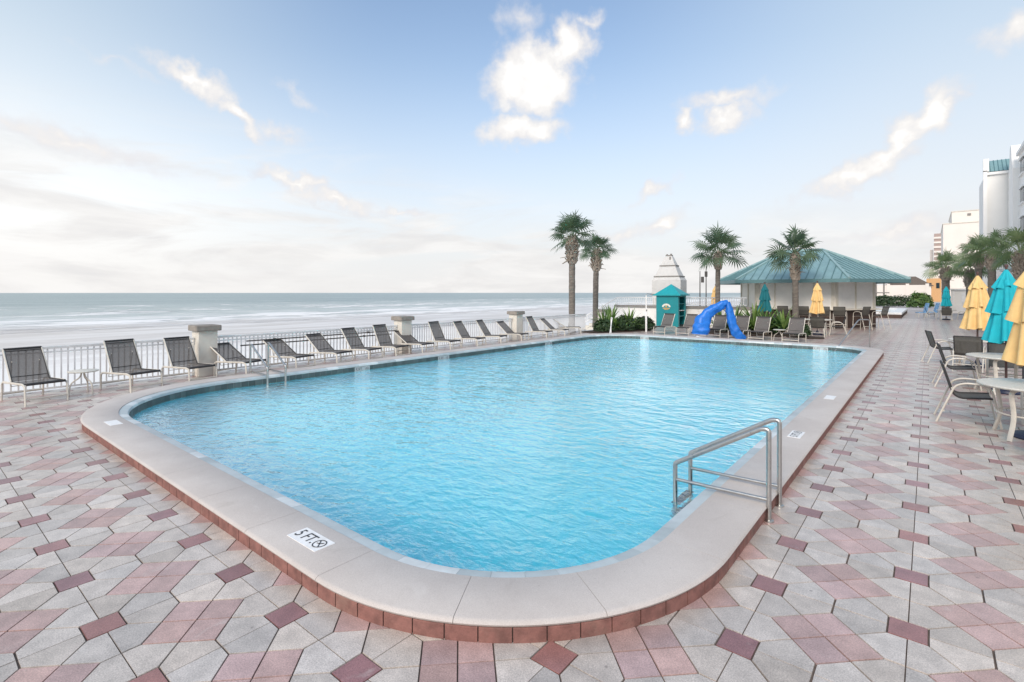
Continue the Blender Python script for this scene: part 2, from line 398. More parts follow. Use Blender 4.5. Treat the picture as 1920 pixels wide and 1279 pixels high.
# ------------------------------------------------------------------ geometry helper
class MB:
    def __init__(self):
        self.v = []; self.f = []; self.c = []
    def add(self, vs, fs, col=None):
        o = len(self.v)
        self.v.extend([tuple(x) for x in vs])
        self.f.extend([tuple(i + o for i in f) for f in fs])
        self.c.extend([col if col is not None else (1, 1, 1)] * len(vs))
        return self
    def box(self, c, s, rz=0.0, rx=0.0, ry=0.0, bev=0.0, col=None):
        m = Matrix.Rotation(rz, 4, 'Z') @ Matrix.Rotation(ry, 4, 'Y') @ Matrix.Rotation(rx, 4, 'X')
        hx, hy, hz = s[0] / 2, s[1] / 2, s[2] / 2
        if bev <= 0:
            P = [(-hx, -hy, -hz), (hx, -hy, -hz), (hx, hy, -hz), (-hx, hy, -hz), (-hx, -hy, hz), (hx, -hy, hz), (hx, hy, hz), (-hx, hy, hz)]
            F = [(0, 3, 2, 1), (4, 5, 6, 7), (0, 1, 5, 4), (1, 2, 6, 5), (2, 3, 7, 6), (3, 0, 4, 7)]
        else:
            b = min(bev, hx * .9, hy * .9, hz * .9)
            bm = bmesh.new()
            bmesh.ops.create_cube(bm, size=1.0)
            for q in bm.verts:
                q.co = Vector((q.co.x * s[0], q.co.y * s[1], q.co.z * s[2]))
            bmesh.ops.bevel(bm, geom=list(bm.edges), offset=b, segments=2, affect='EDGES', profile=0.6)
            bm.verts.index_update()
            P = [tuple(q.co) for q in bm.verts]; F = [tuple(q.index for q in f.verts) for f in bm.faces]
            bm.free()
        c = Vector(c)
        return self.add([m @ Vector(p) + c for p in P], F, col)
    def ring(self, frames, closed=False, caps=True, col=None):
        """frames: list of rings (lists of points, same count)"""
        n = len(frames[0]); V = [p for fr in frames for p in fr]; F = []
        k = len(frames)
        for i in range(k if closed else k - 1):
            j = (i + 1) % k
            for a in range(n):
                b = (a + 1) % n
                F.append((i * n + a, i * n + b, j * n + b, j * n + a))
        if caps and not closed:
            F.append(tuple(reversed(range(n)))); F.append(tuple((k - 1) * n + a for a in range(n)))
        return self.add(V, F, col)
    def tube(self, pts, r, seg=8, col=None, flat=None, up=None):
        pts = [Vector(p) for p in pts]
        rs = r if isinstance(r, (list, tuple)) else [r] * len(pts)
        fr = []; N = None
        for i, p in enumerate(pts):
            t = ((pts[min(i + 1, len(pts) - 1)] - p).normalized() + (p - pts[max(i - 1, 0)]).normalized())
            t = t.normalized() if t.length > 1e-6 else Vector((0, 0, 1))
            if N is None:
                N = Vector(up) if up else (Vector((0, 0, 1)) if abs(t.z) < 0.9 else Vector((1, 0, 0)))
            N = (N - t * N.dot(t)).normalized()
            B = t.cross(N)
            fb = 1.0 if flat is None else flat
            fr.append([p + (N * cos(a) + B * sin(a) * fb) * rs[i] for a in [2 * pi * q / seg for q in range(seg)]])
        return self.ring(fr, col=col)
    def lathe(self, prof, seg=16, c=(0, 0, 0), fold=None, col=None, caps=True):
        fr = []
        for k, (r, z) in enumerate(prof):
            row = []
            for q in range(seg):
                a = 2 * pi * q / seg
                rr = r * (fold(a, k) if fold else 1)
                row.append((c[0] + rr * cos(a), c[1] + rr * sin(a), c[2] + z))
            fr.append(row)
        return self.ring(fr, col=col, caps=caps)
    def prism(self, poly, z0, z1, col=None):
        n = len(poly)
        V = [(x, y, z0) for x, y in poly] + [(x, y, z1) for x, y in poly]
        F = [tuple(reversed(range(n))), tuple(range(n, 2 * n))] + [(i, (i + 1) % n, n + (i + 1) % n, n + i) for i in range(n)]
        return self.add(V, F, col)
    def build(self, name, material, parent=None, smooth=False, colors=False):
        me = bpy.data.meshes.new(name)
        me.from_pydata(self.v, [], self.f)
        if colors:
            ca = me.color_attributes.new('Col', 'FLOAT_COLOR', 'POINT')
            flat = []
            for c in self.c:
                flat.extend((c[0], c[1], c[2], 1.0))
            ca.data.foreach_set('color', flat)
        me.materials.append(material)
        if smooth:
            me.polygons.foreach_set('use_smooth', [True] * len(me.polygons))
            try:
                me.set_sharp_from_angle(angle=R(40))
            except Exception:
                pass
        me.update()
        o = bpy.data.objects.new(name, me)
        COL.objects.link(o)
        if parent is not None:
            o.parent = parent
        return o

def arc_path(pts, rad=0.08, n=5):
    """polyline with rounded corners"""
    P = [Vector(p) for p in pts]
    out = [P[0]]
    for i in range(1, len(P) - 1):
        a = (P[i - 1] - P[i]); b = (P[i + 1] - P[i])
        rr = min(rad, a.length * .45, b.length * .45)
        s = P[i] + a.normalized() * rr; e = P[i] + b.normalized() * rr
        for k in range(n + 1):
            t = k / n
            out.append(s * (1 - t) ** 2 + P[i] * 2 * t * (1 - t) + e * t ** 2)
    out.append(P[-1])
    return out

def thing(name, label, cat, loc=(0, 0, 0), rz=0.0, group=None):
    o = bpy.data.objects.new(name, None)
    COL.objects.link(o)
    o.location = loc
    o.rotation_euler = (0, 0, rz)
    o['label'] = label; o['category'] = cat
    if group:
        o['group'] = group
    return o
def tag(o, label, cat, group=None):
    o['label'] = label; o['category'] = cat
    if group:
        o['group'] = group
    return o
def struct(o):
    o['kind'] = 'structure'
    return o
def copy_tree(o, parent=None):
    c = o.copy()
    COL.objects.link(c)
    c.parent = parent
    for ch in list(o.children):
        copy_tree(ch, c)
    return c
class Kind:
    """first call builds the thing, later calls copy it with its parts"""
    def __init__(self, fn):
        self.fn = fn; self.proto = None
    def put(self, label, loc, rz=0.0, group=None):
        if self.proto is None:
            self.proto = self.fn(); o = self.proto
        else:
            o = copy_tree(self.proto)
        o.location = loc; o.rotation_euler = (0, 0, rz)
        o['label'] = label
        if group:
            o['group'] = group
        return o

def text_mesh(txt, size, mb, M4):
    cu = bpy.data.curves.new('t', 'FONT')
    cu.body = txt; cu.size = size; cu.extrude = 0.0; cu.align_x = 'LEFT'; cu.offset = size * 0.002
    ob = bpy.data.objects.new('t', cu)
    COL.objects.link(ob)
    dg = bpy.context.evaluated_depsgraph_get()
    me = bpy.data.meshes.new_from_object(ob.evaluated_get(dg))
    mb.add([M4 @ v.co for v in me.vertices], [tuple(p.vertices) for p in me.polygons])
    bpy.data.objects.remove(ob); bpy.data.curves.remove(cu); bpy.data.meshes.remove(me)

# ================================================================== POOL OUTLINE
PX0, PX1, PY0, PY1 = -12.15, -1.12, 1.80, 21.72
CORN = [(PX1, PY0, 2.0, -1, 1), (PX1, PY1, 1.6, -1, -1), (PX0, PY1, 2.4, 1, -1), (PX0, PY0, 2.9, 1, 1)]   # counter-clockwise
def outline_segments():
    S = []
    cc = [(x + sx * r, y + sy * r, r) for x, y, r, sx, sy in CORN]
    for i, (cx, cy, r) in enumerate(cc):
        a0 = -pi / 2 + i * pi / 2
        S.append(('arc', cx, cy, r, a0, r * pi / 2))
        nx, ny, nr = cc[(i + 1) % 4]
        a1 = a0 + pi / 2
        p = Vector((cx + r * cos(a1), cy + r * sin(a1))); q = Vector((nx + nr * cos(a1), ny + nr * sin(a1)))
        S.append(('line', p, q, Vector((-cos(a1), -sin(a1))), (q - p).length))
    return S
OSEG = outline_segments()
OLEN = sum(s[-1] for s in OSEG)
def oeval(s):
    s = s % OLEN
    for g in OSEG:
        if s <= g[-1]:
            if g[0] == 'arc':
                a = g[4] + s / g[3]
                return Vector((g[1] + g[3] * cos(a), g[2] + g[3] * sin(a))), Vector((-cos(a), -sin(a)))
            return g[1].lerp(g[2], s / g[-1]), g[3]
        s -= g[-1]
    return oeval(0)
def opoly(t, n=260):
    out = []
    for k in range(n):
        p, nn = oeval(OLEN * k / n)
        q = p + nn * t
        out.append((q.x, q.y))
    return out
def osweep(mb, prof, s0, s1, step=0.12, col=None):
    k = max(1, int(math.ceil((s1 - s0) / step)))
    fr = []
    for i in range(k + 1):
        p, n = oeval(s0 + (s1 - s0) * i / k)
        fr.append([(p.x + n.x * t, p.y + n.y * t, z) for t, z in prof])
    mb.ring(fr, col=col)
def in_poly(x, y, poly):
    r = False; j = len(poly) - 1
    for i in range(len(poly)):
        xi, yi = poly[i]; xj, yj = poly[j]
        if (yi > y) != (yj > y) and x < (xj - xi) * (y - yi) / (yj - yi) + xi:
            r = not r
        j = i
    return r
def sheet_with_hole(name, outer, inner, z, material):
    bm = bmesh.new()
    def loop(P):
        vs = [bm.verts.new((x, y, z)) for x, y in P]
        return [bm.edges.new((vs[i], vs[(i + 1) % len(vs)])) for i in range(len(vs))]
    e = loop(outer) + loop(inner)
    bmesh.ops.triangle_fill(bm, use_beauty=True, use_dissolve=False, edges=e)
    for f in bm.faces:
        if f.normal.z < 0:
            f.normal_flip()
    me = bpy.data.meshes.new(name); bm.to_mesh(me); bm.free()
    me.materials.append(material)
    o = bpy.data.objects.new(name, me); COL.objects.link(o)
    return o

# ================================================================== SETTING: ground, beach, ocean
DX0, DX1, DY0, DY1, DYP = -13.95, 7.6, -7.0, 92.0, 50.0
struct(sheet_with_hole('paving_bed', [(DX0, DY0), (DX1, DY0), (DX1, DYP), (DX0, DYP)], opoly(0.3), -0.009, M['joint']))
b = MB(); b.add([(DX0, DYP, 0), (DX1, DYP, 0), (DX1, DY1, 0), (DX0, DY1, 0)], [(0, 1, 2, 3)])
struct(b.build('distant_paving', M['far_paving']))

def build_pavers():
    a, s, hd = 0.75, 0.095, 0.283
    ox, oy = -0.0955, 3.826
    mid = opoly(0.24, 200)
    bx0, bx1, by0, by1 = PX0 - 0.3, PX1 + 0.3, PY0 - 0.3, PY1 + 0.3
    white, pink, red = (0.520, 0.462, 0.418), (0.470, 0.322, 0.300), (0.300, 0.150, 0.148)
    cell = [('r', [(-s, -s), (s, -s), (s, s), (-s, s)])]
    c = a / 2
    g = c - hd
    e = (c + g) / 2
    base = [[(s, s), (s, 0), (c, 0), (c, g), (e, e)], [(s, s), (e, e), (g, c), (0, c), (0, s)]]
    for q in range(4):
        for P in base:
            cell.append(('w', [[(x, y), (-y, x), (-x, -y), (y, -x)][q] for x, y in P]))
    # the four squares of the turned block
    A = [(c, g), (a - g, c), (c, a - g), (g, c)]
    m_ = [((A[i][0] + A[(i + 1) % 4][0]) / 2, (A[i][1] + A[(i + 1) % 4][1]) / 2) for i in range(4)]
    for i in range(4):
        cell.append(('p', [A[i], m_[i], (c, c), m_[i - 1]]))
    V = []; F = []; C = []
    r = random.Random(3)
    i0, i1 = int((DX0 - ox) / a) - 1, int((DX1 - ox) / a) + 1
    j0, j1 = int((DY0 - oy) / a) - 1, int((DYP - oy) / a) + 1
    for i in range(i0, i1 + 1):
        for j in range(j0, j1 + 1):
            X, Y = ox + i * a, oy + j * a
            dist = math.hypot(X, Y)
            near = dist < 11
            for kind, P in cell:
                cx = sum(p[0] for p in P) / len(P); cy = sum(p[1] for p in P) / len(P)
                gx, gy = X + cx, Y + cy
                if gx < DX0 + .05 or gx > DX1 or gy < DY0 or gy > DYP:
                    continue
                if bx0 < gx < bx1 and by0 < gy < by1 and in_poly(gx, gy, mid):
                    continue
                t = r.gauss(0, 1)
                k = 1 + 0.085 * max(-2, min(2, t))
                b0 = {'r': red, 'w': white, 'p': pink}[kind]
                w_ = r.uniform(-0.012, 0.012)
                col = ((b0[0] + w_) * k, b0[1] * k, (b0[2] - w_) * k)
                n = len(P); o = len(V)
                dz = r.uniform(-0.0012, 0.0012) if near else 0
                tx, ty = (r.uniform(-.006, .006), r.uniform(-.006, .006)) if near else (0, 0)
                def ins(d):
                    out = []
                    for (x, y) in P:
                        vx, vy = cx - x, cy - y
                        L = math.hypot(vx, vy)
                        out.append((X + x + vx / L * d, Y + y + vy / L * d))
                    return out
                if near:
                    A1, A2 = ins(0.0058), ins(0.0066)
                    V += [(x, y, -0.010) for x, y in A1]
                    V += [(x, y, -0.0035 + dz) for x, y in A1]
                    V += [(x, y, dz + (x - gx) * tx + (y - gy) * ty) for x, y in A2]
                    lt = tuple(min(1, q * 1.0) for q in col)
                    C += [col] * n + [lt] * n + [col] * n
                    F.append(tuple(range(o + 2 * n, o + 3 * n)))
                    for lv in (0, 1):
                        for q in range(n):
                            q2 = (q + 1) % n
                            F.append((o + lv * n + q, o + lv * n + q2, o + lv * n + n + q2, o + lv * n + n + q))
                else:
                    A2 = ins(0.0035)
                    V += [(x, y, 0) for x, y in A2]
                    C += [col] * n
                    F.append(tuple(range(o, o + n)))
    m = MB(); m.v = V; m.f = F; m.c = C
    return m.build('pool_deck_paving', M['paver'], colors=True)
struct(build_pavers())

def beach_mat():
    m, t = new_mat('beach_sand')
    tc = t.node('ShaderNodeTexCoord'); o = tc.outputs['Object']
    sep = t.node('ShaderNodeSeparateXYZ'); t.l.new(o, sep.inputs[0])
    st = t.noise(t.mapping(o, scale=(0.30, 0.035, 1)), 1.0, 8, 0.64, 1.2)
    wet = t.sstep(t.math('ADD', sep.outputs[0], t.math('MULTIPLY', t.math('SUBTRACT', st, 0.5), 30.0)), -36.0, -62.0)
    dry = t.mix(t.noise(o, 0.4, 5, 0.6), (0.80, 0.77, 0.735), (0.88, 0.85, 0.815))
    wetc = t.mix(t.sstep(st, 0.35, 0.65), (0.50, 0.45, 0.41), (0.76, 0.72, 0.69))
    c = t.mix(wet, dry, wetc)
    b = t.node('ShaderNodeBsdfPrincipled'); t.l.new(c, b.inputs['Base Color'])
    t.set(b.inputs['Roughness'], t.fmix(wet, 0.9, 0.35))
    finish(t, b.outputs[0]); return m
def ocean_mat():
    m, t = new_mat('sea_water')
    tc = t.node('ShaderNodeTexCoord'); o = tc.outputs['Object']
    sep = t.node('ShaderNodeSeparateXYZ'); t.l.new(o, sep.inputs[0])
    x = sep.outputs[0]
    wob = t.math('MULTIPLY', t.math('SUBTRACT', t.noise(t.mapping(o, scale=(0.02, 0.012, 1)), 1.0, 4, 0.6), 0.5), 34.0)
    xx = t.math('ADD', x, wob)
    nf = t.noise(t.mapping(o, scale=(0.20, 0.060, 1)), 1.0, 8, 0.62, 0.8)
    nl = t.noise(t.mapping(o, loc=(7, 3, 0), scale=(0.42, 0.065, 1)), 1.0, 8, 0.62, 1.2)
    # breaker line, churned swash in front, whitecaps behind
    brk = t.math('MULTIPLY', t.sstep(xx, -142.0, -116.0), t.sstep(xx, -80.0, -100.0))
    brk = t.math('MULTIPLY', brk, t.sstep(nf, 0.38, 0.52))
    swash = t.math('MULTIPLY', t.sstep(xx, -112.0, -92.0), t.sstep(nl, 0.42, 0.56, 0.0, 0.95))
    caps = t.math('MULTIPLY', t.math('MULTIPLY', t.sstep(xx, -330.0, -150.0), t.sstep(xx, -110.0, -130.0)), t.sstep(nf, 0.545, 0.60))
    # crest lines roughly along the shore, broken up
    ph = t.math('ADD', t.math('MULTIPLY', xx, 0.34), t.math('MULTIPLY', nf, 9.0))
    crest = t.math('MULTIPLY', t.sstep(t.math('SINE', ph), 0.55, 0.95), t.sstep(t.noise(t.mapping(o, loc=(3, 9, 0), scale=(0.05, 0.03, 1)), 1.0, 4, 0.6), 0.44, 0.56))
    crest = t.math('MULTIPLY', crest, t.math('MULTIPLY', t.sstep(xx, -230.0, -150.0), t.sstep(xx, -84.0, -96.0)))
    troughs = t.math('MULTIPLY', t.sstep(t.math('SINE', t.math('ADD', ph, 2.4)), 0.2, 0.9), 0.55)
    foam = t.math('MAXIMUM', t.math('MAXIMUM', brk, swash), t.math('MAXIMUM', caps, crest))
    foam = t.math('MULTIPLY', foam, t.math('SUBTRACT', 1.0, troughs))
    shallow = t.sstep(xx, -320.0, -110.0)
    deepc = t.mix(t.sstep(t.noise(t.mapping(o, scale=(0.03, 0.006, 1)), 1.0, 5, 0.6), 0.3, 0.7), (0.27, 0.33, 0.32), (0.37, 0.43, 0.41))
    base = t.mix(shallow, deepc, (0.50, 0.54, 0.51))
    sandw = t.sstep(xx, -106.0, -88.0)
    base = t.mix(sandw, base, (0.56, 0.51, 0.47))
    c = t.mix(foam, base, (0.90, 0.88, 0.86))
    b = t.node('ShaderNodeBsdfPrincipled'); t.l.new(c, b.inputs['Base Color'])
    t.set(b.inputs['Roughness'], t.fmix(foam, 0.38, 0.9))
    b.inputs['Specular IOR Level'].default_value = 0.35
    bp = t.node('ShaderNodeBump'); bp.inputs['Strength'].default_value = 1.0; bp.inputs['Distance'].default_value = 1.6
    hn = t.math('ADD', t.noise(t.mapping(o, scale=(0.22, 0.06, 1)), 1.0, 6, 0.65), t.math('MULTIPLY', foam, 0.2))
    t.l.new(hn, bp.inputs['Height']); t.l.new(bp.outputs[0], b.inputs['Normal'])
    finish(t, b.outputs[0]); return m
def build_sea():
    b = MB()
    xs = [-14.2, -20, -35, -60, -90, -130]
    zs = [-2.0, -2.2, -2.4, -2.6, -2.95, -3.6]
    V = []; F = []
    for k, y in enumerate((-900, 6000)):
        for x, z in zip(xs, zs):
            V.append((x, y, z))
    n = len(xs)
    for i in range(n - 1):
        F.append((i, n + i, n + i + 1, i + 1))
    b.add(V, F)
    struct(b.build('beach', beach_mat()))
    b = MB()
    X = [-84 - 2.2 * i for i in range(100)] + [-304 - 12 * i for i in range(1, 30)] + [-900, -1500, -4000, -16000]
    Y = [-1500, -500] + [-120 + 5 * i for i in range(150)] + [700, 900, 1500, 3000, 8000, 20000]
    V = []; F = []
    for y in Y:
        for x in X:
            z = -2.88
            if -330 < x < -88:
                ph = x + 14 * mnoise.noise(Vector((x * .01, y * .012, 0)))
                env = max(0, mnoise.noise(Vector((x * .02 + 5, y * .008, 2.0))) + 0.45)
                ed = min(1, (-88 - x) / 14)
                z += ed * env * (0.75 * (0.5 + 0.5 * sin(ph * 0.23)) ** 3 + 0.25 * mnoise.noise(Vector((x * .09, y * .03, 9))))
            V.append((x, y, z))
    n = len(X)
    for j in range(len(Y) - 1):
        for i in range(n - 1):
            F.append((j * n + i, j * n + i + 1, (j + 1) * n + i + 1, (j + 1) * n + i)[::-1])
    b.add(V, F)
    struct(b.build('ocean', ocean_mat(), smooth=True))
build_sea()
b = MB()
b.add([(DX1, -900, -0.02), (3000, -900, -0.02), (3000, 6000, -0.02), (DX1, 6000, -0.02)], [(0, 1, 2, 3)])
b.add([(-14, DY1, -0.02), (DX1, DY1, -0.02), (DX1, 6000, -0.02), (-14, 6000, -0.02)], [(0, 1, 2, 3)])
b.add([(-14, -900, -0.02), (DX1, -900, -0.02), (DX1, DY0, -0.02), (-14, DY0, -0.02)], [(0, 1, 2, 3)])
struct(b.build('ground', mat('sandy_ground', (0.50, 0.46, 0.42), 0.9, var=0.15, scale=0.3)))
b = MB(); b.box((-14.08, 45, -1.23), (0.24, 110, 2.46))
tag(b.build('seawall', M['white_wall']), 'white concrete seawall dropping from the paved deck to the beach', 'wall')

# ================================================================== POOL
def build_pool():
    t = thing('swimming_pool', 'turquoise swimming pool with rounded corners, pale stone coping and red brick kerb', 'swimming pool', (0, 0, 0))
    t['kind'] = 'structure'
    # stone coping, cut into slabs of about a metre
    c = MB()
    prof = [(-0.012, 0.098), (-0.02, 0.112), (-0.012, 0.126), (0.006, 0.135), (0.425, 0.135), (0.435, 0.130), (0.435, 0.09), (0.0, 0.09)]
    nseg = 58
    cuts = [OLEN * k / nseg + 0.06 * sin(k * 2.3) for k in range(nseg + 1)]
    cuts[-1] = cuts[0] + OLEN
    for k in range(nseg):
        osweep(c, prof, cuts[k] + 0.0018, cuts[k + 1] - 0.0018, 0.10)
    c.build('coping', M['coping'], t, smooth=True)
    k_ = MB()
    n = int(OLEN / 0.198)
    L = OLEN / n
    for i in range(n):
        osweep(k_, [(0.0, -0.01), (-0.004, 0.0), (-0.004, 0.082), (0.0, 0.088), (0.10, 0.088), (0.10, -0.01)], i * L + 0.004, (i + 1) * L - 0.004, 0.07)
    k_.build('brick_kerb', M['brick'], t)
    m = MB(); osweep(m, [(0.006, -0.015), (0.006, 0.089), (0.30, 0.089), (0.30, -0.015)], 0, OLEN, 0.10)
    m.build('mortar_bed', M['mortar'], t)
    # glazed rim inside the coping, tile by tile
    r = MB()
    nt = int(OLEN / 0.30); L = OLEN / nt
    rr = random.Random(5)
    for i in range(nt):
        k = rr.random()
        col = (0.46, 0.52, 0.54) if k < 0.74 else ((0.62, 0.66, 0.67) if k < 0.86 else (0.40, 0.46, 0.48))
        osweep(r, [(0.4375, 0.122), (0.525, 0.115), (0.551, 0.106), (0.560, 0.09), (0.560, 0.06), (0.4375, 0.06)], i * L + 0.0012, (i + 1) * L - 0.0012, 0.10, col=col)
    r.build('tile_rim', M['rim'], t, smooth=True, colors=True)
    # dark waterline band
    w = MB()
    nt = int(OLEN / 0.155); L = OLEN / nt
    for i in range(nt):
        q = rr.uniform(0.75, 1.25)
        col = (0.085 * q, 0.115 * q, 0.115 * q)
        osweep(w, [(0.556, 0.0595), (0.564, 0.0595), (0.564, -0.105), (0.556, -0.105)], i * L + 0.003, (i + 1) * L - 0.003, 0.10, col=col)
    w.build('waterline_tiles', M['water_tile'], t, colors=True)
    g = MB(); osweep(g, [(0.45, 0.058), (0.559, 0.058), (0.559, -0.30), (0.45, -0.30)], 0, OLEN, 0.12)
    g.build('grout_band', M['grout'], t)
    # basin
    s = MB()
    def depth(y):
        return -1.25 - 0.55 * min(1, max(0, (11 - y) / 8))
    P = opoly(0.576, 220)
    top = [(x, y, -0.11) for x, y in P]; bot = [(x, y, depth(y)) for x, y in opoly(0.60, 220)]
    nn = len(P)
    s.add(top + bot, [(i, nn + i, nn + (i + 1) % nn, (i + 1) % nn) for i in range(nn)])
    xs0, xs1 = PX0 + .5, PX1 - .5
    ys = [PY0 + .5 + (PY1 - PY0 - 1.0) * k / 24 for k in range(25)]
    V = []; F = []
    for y in ys:
        V += [(xs0, y, depth(y) + 0.002), (xs1, y, depth(y) + 0.002)]
    for k in range(24):
        F.append((2 * k, 2 * k + 1, 2 * k + 3, 2 * k + 2))
    s.add(V, F)
    s.build('basin', M['plaster'], t)
    # water
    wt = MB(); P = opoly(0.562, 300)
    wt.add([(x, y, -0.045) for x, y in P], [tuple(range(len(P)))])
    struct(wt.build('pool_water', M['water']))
    # depth markers
    def marker(M4, wd, ht, txt, plain=False):
        p = MB()
        p.add([M4 @ Vector(v) for v in [(-wd / 2, -ht / 2, .003), (wd / 2, -ht / 2, .003), (wd / 2, ht / 2, .003), (-wd / 2, ht / 2, .003), (-wd / 2, -ht / 2, -.004), (wd / 2, -ht / 2, -.004), (wd / 2, ht / 2, -.004), (-wd / 2, ht / 2, -.004)]],
              [(0, 1, 2, 3), (0, 4, 5, 1), (1, 5, 6, 2), (2, 6, 7, 3), (3, 7, 4, 0)])
        o = p.build('depth_marker', M['marker_dimmed'] if M4[2][3] < 0.05 else M['marker'], t)
        if plain:
            return
        q = MB()
        sz = ht * 0.86
        text_mesh(txt, sz, q, M4 @ Matrix.Translation((-wd * 0.44, -ht * 0.26, .0055)) @ Matrix.Diagonal((0.82, 1, 1, 1)))
        # no-diving roundel
        cx, rad = wd * 0.31, ht * 0.33
        ring = []
        V = []; F = []
        N = 28
        for i in range(N):
            a = 2 * pi * i / N
            V += [M4 @ Vector((cx + rad * cos(a), rad * sin(a), .0055)), M4 @ Vector((cx + rad * .84 * cos(a), rad * .84 * sin(a), .0055))]
        F = [(2 * i, 2 * ((i + 1) % N), 2 * ((i + 1) % N) + 1, 2 * i + 1) for i in range(N)]
        q.add(V, F)
        def bar(x0, y0, x1, y1, w_):
            dx, dy = x1 - x0, y1 - y0; L_ = math.hypot(dx, dy); nx, ny = -dy / L_ * w_, dx / L_ * w_
            q.add([M4 @ Vector((cx + rad * a, rad * b_, .0065)) for a, b_ in [(x0 + nx, y0 + ny), (x0 - nx, y0 - ny), (x1 - nx, y1 - ny), (x1 + nx, y1 + ny)]], [(0, 1, 2, 3)])
        bar(-.62, .62, .62, -.62, .07)
        bar(.45, .45, -.05, -.05, .09); bar(-.05, -.05, -.5, -.1, .07)
        q.build('depth_lettering', M['ink'], o)
    def flat_marker(x, y, ang, wd, ht, txt, plain=False):
        marker(Matrix.Translation((x, y, 0.1365)) @ Matrix.Rotation(ang, 4, 'Z'), wd, ht, txt, plain)
    flat_marker(-3.62, 2.03, 0, 0.40, 0.165, '5 FT.')
    flat_marker(-9.05, 2.06, 0, 0.34, 0.15, '', True)
    flat_marker(-1.35, 7.57, R(90), 0.36, 0.15, '5 FT.')
    flat_marker(-1.36, 10.63, R(90), 0.36, 0.15, '', True)
    # markers on the waterline band
    def wall_marker(x, y, ang):
        marker(Matrix.Translation((x, y, -0.02)) @ Matrix.Rotation(ang, 4, 'Z') @ Matrix.Rotation(R(90), 4, 'X'), 0.46, 0.145, '5 FT.')
    xw = PX0 + 0.568
    for y in (7.95, 10.87, 16.48):
        wall_marker(xw, y, R(90))
    yw = PY1 - 0.568
    for x in (-9.75, -3.0):
        wall_marker(x, yw, 0)
build_pool()

# grab rails at the ladders: two steel hoops and treads
def make_ladder():
    t = thing('pool_ladder', '', 'pool ladder')
    for sy in (-0.205, 0.205):
        p = arc_path([(0.0, sy, 0.0), (0.0, sy, 0.80), (-0.06, sy, 0.80), (-0.80, sy, 0.355), (-0.84, sy, 0.33), (-0.84, sy, -0.9)], 0.13, 7)
        MB().tube(p, 0.0215, 12).build('handrail', M['steel'], t, smooth=True)
        MB().tube([(0.0, sy, 0.185), (-0.84, sy, 0.175)], 0.0165, 10).build('lower_bar', M['steel'], t, smooth=True)
        MB().lathe([(0.024, 0.0), (0.042, 0.001), (0.040, 0.012), (0.024, 0.016)], 14, (0.0, sy, 0.0)).build('floor_flange', M['steel'], t, smooth=True)
    for z in (-0.10, -0.38, -0.66):
        MB().box((-0.84, 0, z), (0.08, 0.40, 0.025), bev=0.006).build('tread', M['rubber'], t)
    return t
LAD = Kind(make_ladder)
LAD.put('stainless steel ladder rails on the near right edge of the pool', (-1.085, 5.095, 0), 0, 'pool ladders')
LAD.put('steel ladder rails on the sea side of the pool beside the loungers', (-12.19, 5.55, 0), R(180), 'pool ladders')
def step_rail(name, label, pts, m, parts=True):
    t = thing(name, label, 'handrail', pts[0])
    o = Vector(pts[0])
    P = arc_path([Vector(p) - o for p in pts], 0.10, 6)
    MB().tube(P, 0.021, 10).build('rail', m, t, smooth=True)
    MB().lathe([(0.024, 0.0), (0.05, 0.001), (0.045, 0.014), (0.024, 0.018)], 14).build('floor_flange', M['steel'], t, smooth=True)
step_rail('pool_handrail', 'single steel handrail sloping into the far right corner of the pool', [(-1.66, 22.6, 0), (-1.66, 22.6, 1.02), (-1.95, 22.15, 1.03), (-2.86, 20.55, -0.6)], M['steel'])
step_rail('pool_handrail', 'white handrail sloping into the far left corner of the pool by the strap leaved plants', [(-12.0, 22.35, 0), (-12.0, 22.35, 0.80), (-11.75, 22.0, 0.80), (-11.25, 20.6, -0.6)], M['white_paint'])

# ================================================================== FENCE along the sea
FX = -13.66
PIL = [-7.17, -1.13, 4.90, 10.93, 16.97, 23.0]
def make_pillar():
    t = thing('fence_pillar', '', 'pillar')
    MB().box((0, 0, 0.54), (0.42, 0.42, 1.08), bev=0.01).build('shaft', M['stucco'], t)
    MB().box((0, 0, 1.15), (0.56, 0.56, 0.14), bev=0.025).build('cap', M['cap'], t)
    return t
PK = Kind(make_pillar)
for y, l in zip(PIL, ['stucco pillar of the sea railing outside the frame to the left', 'stucco pillar with brown cap left of the first lounger', 'stucco fence pillar with brown cap nearest the pool ladder, largest of them', 'middle stucco fence pillar with brown cap behind a low lounger', 'farthest capped fence pillar before the tall palm', 'stucco fence pillar with brown cap behind the palms at the beach stairs']):
    if y > -5:
        PK.put(l, (FX + 0.03, y, 0) if y < 20 else (-15.3, 27.4, -0.22), 0, 'capped pillars of the sea railing')
def make_fence(n, label, y0, y1):
    t = thing('railing_section', label, 'railing', (FX, y0, 0), 0, 'white picket railing sections along the sea')
    L = y1 - y0
    MB().box((0, L / 2, 0.905), (0.085, L, 0.055), bev=0.01).build('top_rail', M['rail_grey'], t)
    MB().box((0, L / 2, 0.81), (0.03, L, 0.03)).build('upper_rail', M['white_paint'], t)
    MB().box((0, L / 2, 0.09), (0.03, L, 0.035)).build('bottom_rail', M['white_paint'], t)
    k = int(L / 0.105)
    first = None
    for i in range(1, k):
        if first is None:
            first = MB().box((0, 0, 0.47), (0.026, 0.026, 0.80)).build('picket', M['white_paint'], t)
            o = first
        else:
            o = first.copy(); COL.objects.link(o); o.parent = t
        o.location = (0, L * i / k, 0)
fl = ['white picket railing behind the first lounger and the little side table', 'white picket railing with two long poles hung on it', 'white picket railing between the second and third pillar', 'white picket railing from the third pillar to the tall palm']
for i in range(1, 5):
    make_fence(i, fl[i - 1], PIL[i] + 0.23, PIL[i + 1] - 0.23)
